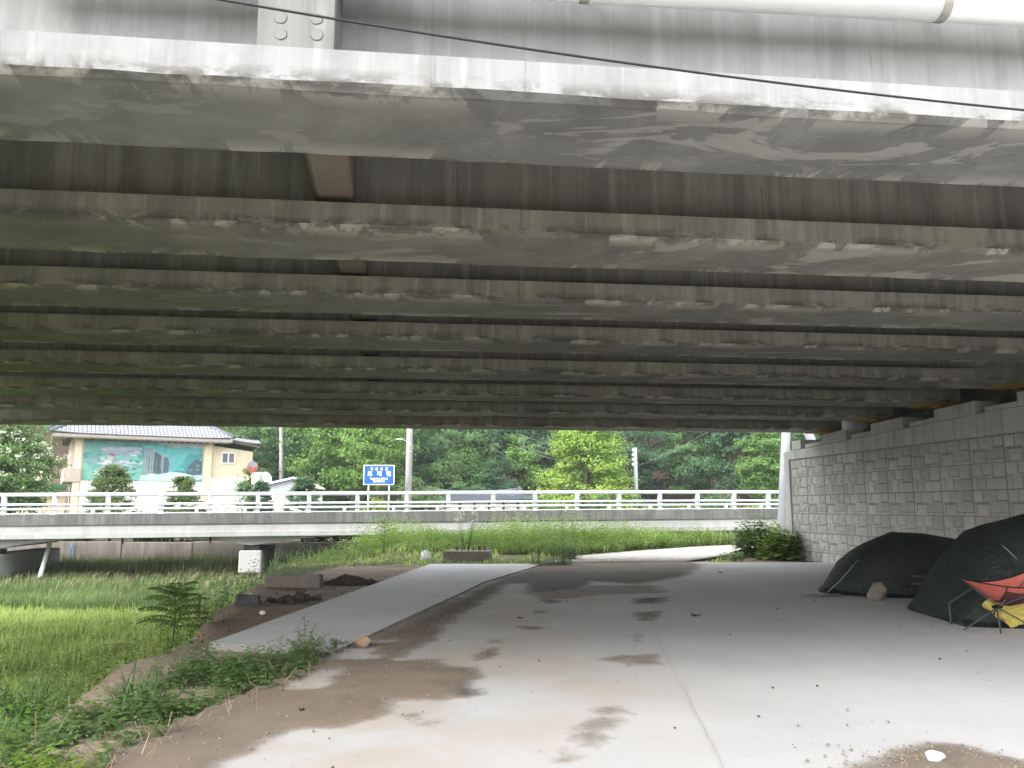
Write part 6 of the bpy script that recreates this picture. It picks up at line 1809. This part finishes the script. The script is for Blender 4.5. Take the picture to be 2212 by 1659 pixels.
def tent(name, loc, rz, secs, label, poles, panel_from=None, seed=0):
    e = empty(name, loc, rz, label, 'tent')
    u0 = [s_[0] for s_ in secs]; N = 40; m_ = 26; V, F = [], []
    us = np.linspace(u0[0], u0[-1], N)
    def sec(u):
        w = np.interp(u, u0, [s_[1] for s_ in secs]); h = np.interp(u, u0, [s_[2] for s_ in secs]); return w, h
    # smooth the section table a little
    W_ = np.array([sec(u) for u in us]); K = np.array([1, 2, 3, 2, 1]) / 9
    Wp = np.vstack([W_[:1], W_[:1], W_, W_[-1:], W_[-1:]]); W_ = np.stack([np.convolve(Wp[:, i], K, 'valid') for i in (0, 1)], 1)
    def surf(i, t):
        w, h = W_[i]; a = pi * t
        pole_d = min(abs(us[i] - p_) for p_ in poles); sag = .035 * min(1, pole_d / .35) * sin(a)
        wr_ = .012 * vnoise(us[i] * 4 + seed, t * 6, seed)
        return np.array([us[i], -w * cos(a) * abs(cos(a)) ** -.12 if abs(cos(a)) > 1e-6 else 0, (h - sag) * max(0, sin(a)) ** .8 + wr_])
    for i in range(N):
        for j in range(m_ + 1): V.append(surf(i, j / m_))
    for i in range(N - 1):
        for j in range(m_):
            q = i * (m_ + 1) + j; F.append((q, q + 1, q + m_ + 2, q + m_ + 1))
    F.append(tuple(range(m_ + 1))); F.append(tuple((N - 1) * (m_ + 1) + j for j in range(m_ + 1)))
    fly = MB().add(V, F).build('flysheet', M['tent'], e, True)
    for p_ in poles:
        i = int(np.argmin(np.abs(us - p_)))
        MB().tube([tuple(surf(i, j / m_) * np.array([1, 1.006, 1.006])) for j in range(m_ + 1)], .011, 6).build('pole_sleeve', M['tent_light'], e, True, False)
    # skirt along the ground
    sk = []
    for i in range(N): sk.append(surf(i, 0))
    mb = MB(); Vs = []
    for p_ in sk: Vs += [(p_[0], p_[1] - .015, .0), (p_[0], p_[1] + .01, .09)]
    mb.add(Vs, [(2 * i, 2 * i + 2, 2 * i + 3, 2 * i + 1) for i in range(N - 1)]); mb.build('skirt', M['tent_black'], e, False, False)
    return e, surf, us, m_
t1, sf1, us1, m1 = tent('small_tent', (5.54, 15.2, 0), 0, [(0, .10, .08), (.22, .40, .34), (.5, .70, .66), (.9, .92, .93), (1.3, 1.0, 1.06), (1.8, 1.02, 1.09), (2.4, .95, .98), (3.0, .7, .66), (3.4, .3, .25), (3.6, .1, .06)], 'smaller dark green tunnel tent, farther one by the block wall', [.5, 1.4, 2.6], seed=1)
q = sf1(6, .35); MB().tube([tuple(q), (q[0] - .35, q[1] - .05, q[2] - .35), (.0, -.25, .02)], .006, 6).build('guy_line', M['cord'], t1, True)
mb = MB(); 
for (u, z, w) in ((1.30, .36, .20), (1.27, .24, .22)):
    i = int(np.argmin(np.abs(us1 - u)))
    for k in range(7):
        x = u + w * (k / 7 - .5) * 1.0; tt = np.interp(z, [sf1(i, j / 100)[2] for j in range(50)], [j / 100 for j in range(50)])
        c_ = sf1(int(np.argmin(np.abs(us1 - x))), tt); mb.box(x - .011, x + .009, c_[1] - .012, c_[1] - .006, z - .014, z + .014)
tag(mb.build('printed_mark', simple('faint_print', (.075, .08, .08), .7), t1), kind='stuff')
t2, sf2, us2, m2 = tent('large_tent', (5.83, 11.80, 0), radians(-4), [(0, .88, .05), (.10, .92, .42), (.26, .97, .80), (.5, 1.02, 1.10), (.9, 1.05, 1.34), (1.5, 1.08, 1.46), (2.4, 1.05, 1.42), (3.0, .9, 1.0), (3.5, .5, .4), (3.7, .3, .05)], 'larger dark green tent at the right edge, nearer one', [.62, 1.5, 2.5], seed=2)
for (i, j0, j1, mt) in ((7, .30, .14, 'cord'), (14, .42, .2, 'seam'), (20, .36, .14, 'seam'), (20, .40, .15, 'cord')):
    a = [sf2(i, j0 + (j1 - j0) * k / 6) * np.array([1, 1.012, 1.012]) + np.array([.16 * k / 6 if mt == 'cord' else 0, 0, 0]) for k in range(7)]
    MB().tube([tuple(p_) for p_ in a], .008, 5).build('tension_cord' if mt == 'cord' else 'seam_tape', M[mt], t2, True, False)
q = sf2(4, .2); MB().tube([tuple(q), (-.02, -.55, .25), (-.08, -.72, .01)], .012, 6).build('guy_line', M['pole_dark'], t2, True)
V, F = [], []
for i in range(9):
    for j in range(7): V.append((i * .085 - .35, j * .05 - .16 + .03 * sin(i), .012 + .03 * abs(vnoise(i * .9, j * .9, 3))))
for i in range(8):
    for j in range(6): F.append((i * 7 + j, i * 7 + j + 1, i * 7 + j + 8, i * 7 + j + 7))
o = MB().add(V, F).build('plastic_sheet', simple('clear_grey_plastic', (.28, .285, .29), .25, .5), None, True, False); p = G(1775, 1287, .01); o.location = p; tag(o, 'crumpled pale plastic sheet on the ground at the small tent tip', 'plastic sheet')

# low camp chair: sling seat on a hub of crossed poles
M['red_cloth'] = simple('coral_red_cloth', (.33, .08, .06), .75, .2, 0, .12, 8)
M['maroon'] = simple('maroon_shade_strap', (.05, .014, .016), .85)  # shade of the seat underside put into colour; also the dark strap
hub = G(2148, 1365, 0); hub = np.array([hub[0], hub[1] - .1, .30])
ch = empty('camp_chair', (hub[0], hub[1], 0), 0, 'low folding camp chair with red sling seat on thin dark poles', 'camp chair')
def L_(p): return tuple(np.array(p, float) - np.array([hub[0], hub[1], 0]))
A = Y(2077, 1250.5, hub[1] + .28)
N, m_ = 30, 14; V, F = [], []
XR = .98
def seat(u, v):
    back = np.array([A[0] + XR * u, A[1] + .12 * sin(pi * u) , A[2] + .00 - .05 * sin(pi * min(1, u * 1.1)) + .14 * u ** 3])
    front = np.array([A[0] + XR * u, A[1] - .5 * sin(pi * min(1, u * .55 + .02)) ** .7, A[2] - .085 * sin(pi * min(1, u * .95)) + .03 * u])
    dep = .27 * min(1, u * 2.1) ** .9 * (1 - .35 * max(0, u - .5))
    q = back * (1 - v) + front * v
    q[2] -= dep * sin(pi * v ** .75) ** .75
    return q
for i in range(N + 1):
    for j in range(m_ + 1): V.append(L_(seat(i / N, j / m_)))
fm = []
for i in range(N):
    for j in range(m_):
        q = i * (m_ + 1) + j; F.append((q, q + 1, q + m_ + 2, q + m_ + 1)); fm.append(1 if (i > N * .36 and 7 <= j <= 12) else 0)  # maroon faces paint the shade under the sling
sb = MB(); sb.add(V, F); sb.m = fm; sb.build('seat', [M['red_cloth'], M['maroon']], ch, True, False)
for v in (0, 1): MB().tube([L_(seat(u, v)) for u in np.linspace(0, 1, 22)], .008, 6).build('seat_rim', M['tent_black'], ch, True, False)
MB().tube([L_(seat(.36, v) + np.array([0, -.004, -.004])) for v in np.linspace(.35, 1, 10)], .010, 6).build('seat_strap', M['maroon'], ch, True, False)
feet = [Y(2162, 1367, hub[1] - .12), np.array([hub[0] - .36, hub[1] + .05, .06]), np.array([hub[0] + .5, hub[1] - .1, 0]), np.array([hub[0] + .12, hub[1] + .45, 0])]
feet[0][2] = .0; feet[1] = np.array([Y(2079, 1321, hub[1] + .05)[0], hub[1] + .05, Y(2079, 1321, hub[1] + .05)[2]])
feet[1][2] = .02
for f_ in feet: MB().tube([L_(hub), L_(f_ + np.array([0, 0, .01]))], [.010, .009], 8).build('leg', M['pole_dark'], ch, True)
MB().tube([L_(hub + np.array([-.05, 0, .01])), L_(hub + np.array([.07, .02, .01]))], .022, 8).build('hub', M['tent_black'], ch, True)
for q in (A, seat(1, 0), seat(1, 1)): MB().tube([L_(hub + np.array([.02, 0, .01])), L_(q)], [.008, .007], 8).build('seat_pole', M['pole_dark'], ch, True)
# yellow waterproof bag behind its legs
M['yellow_cloth'] = simple('yellow_tarpaulin', (.42, .335, .075), .6, .35, 0, .06, 5)
bm = bmesh.new(); bmesh.ops.create_icosphere(bm, subdivisions=5, radius=1)
from mathutils import noise as mnoise
fr = random.Random(4); planes = [(Vector((fr.gauss(0, 1), fr.gauss(0, 1), fr.gauss(0, .8))).normalized(), fr.uniform(.55, .95)) for _ in range(44)]
for v in bm.verts:
    c_ = v.co.normalized(); d_ = 1.15
    for nrm, h in planes:
        t__ = c_.dot(nrm)
        if t__ > 1e-3: d_ = min(d_, h / t__)
    d_ *= 1 + .07 * mnoise.noise(c_ * 3) - .10 * (1 - abs(mnoise.noise(c_ * 2.6 + Vector((3, 1, 7))))) ** 6 + .02 * mnoise.noise(c_ * 9)
    v.co = Vector((c_.x * d_ * .58, c_.y * d_ * .24, max(c_.z * d_, -.72) * .37))
me = bpy.data.meshes.new('yellow_bag'); bm.to_mesh(me); bm.free()
p = Y(2132, 1366, 10.6)
o = link('yellow_bag', me, M['yellow_cloth']); o.location = (p[0] + .53, 10.80, .262); tag(o, 'creased yellow waterproof bag on the ground under the red chair', 'bag')

# ------------------------------------------------------------------ thin summer haze
mb = MB(); mb.box(-110, 110, -60, 170, -3.2, 62)
hz = mb.build('haze', None)
hm = bpy.data.materials.new('haze_air'); hm.use_nodes = True; hm.node_tree.nodes.clear()
ho = hm.node_tree.nodes.new('ShaderNodeOutputMaterial'); hv = hm.node_tree.nodes.new('ShaderNodeVolumePrincipled')
hv.inputs['Color'].default_value = (.86, .93, 1, 1); hv.inputs['Density'].default_value = .0005; hv.inputs['Anisotropy'].default_value = .3
hm.node_tree.links.new(hv.outputs[0], ho.inputs['Volume'])
hz.data.materials.append(hm); tag(hz, kind='stuff')
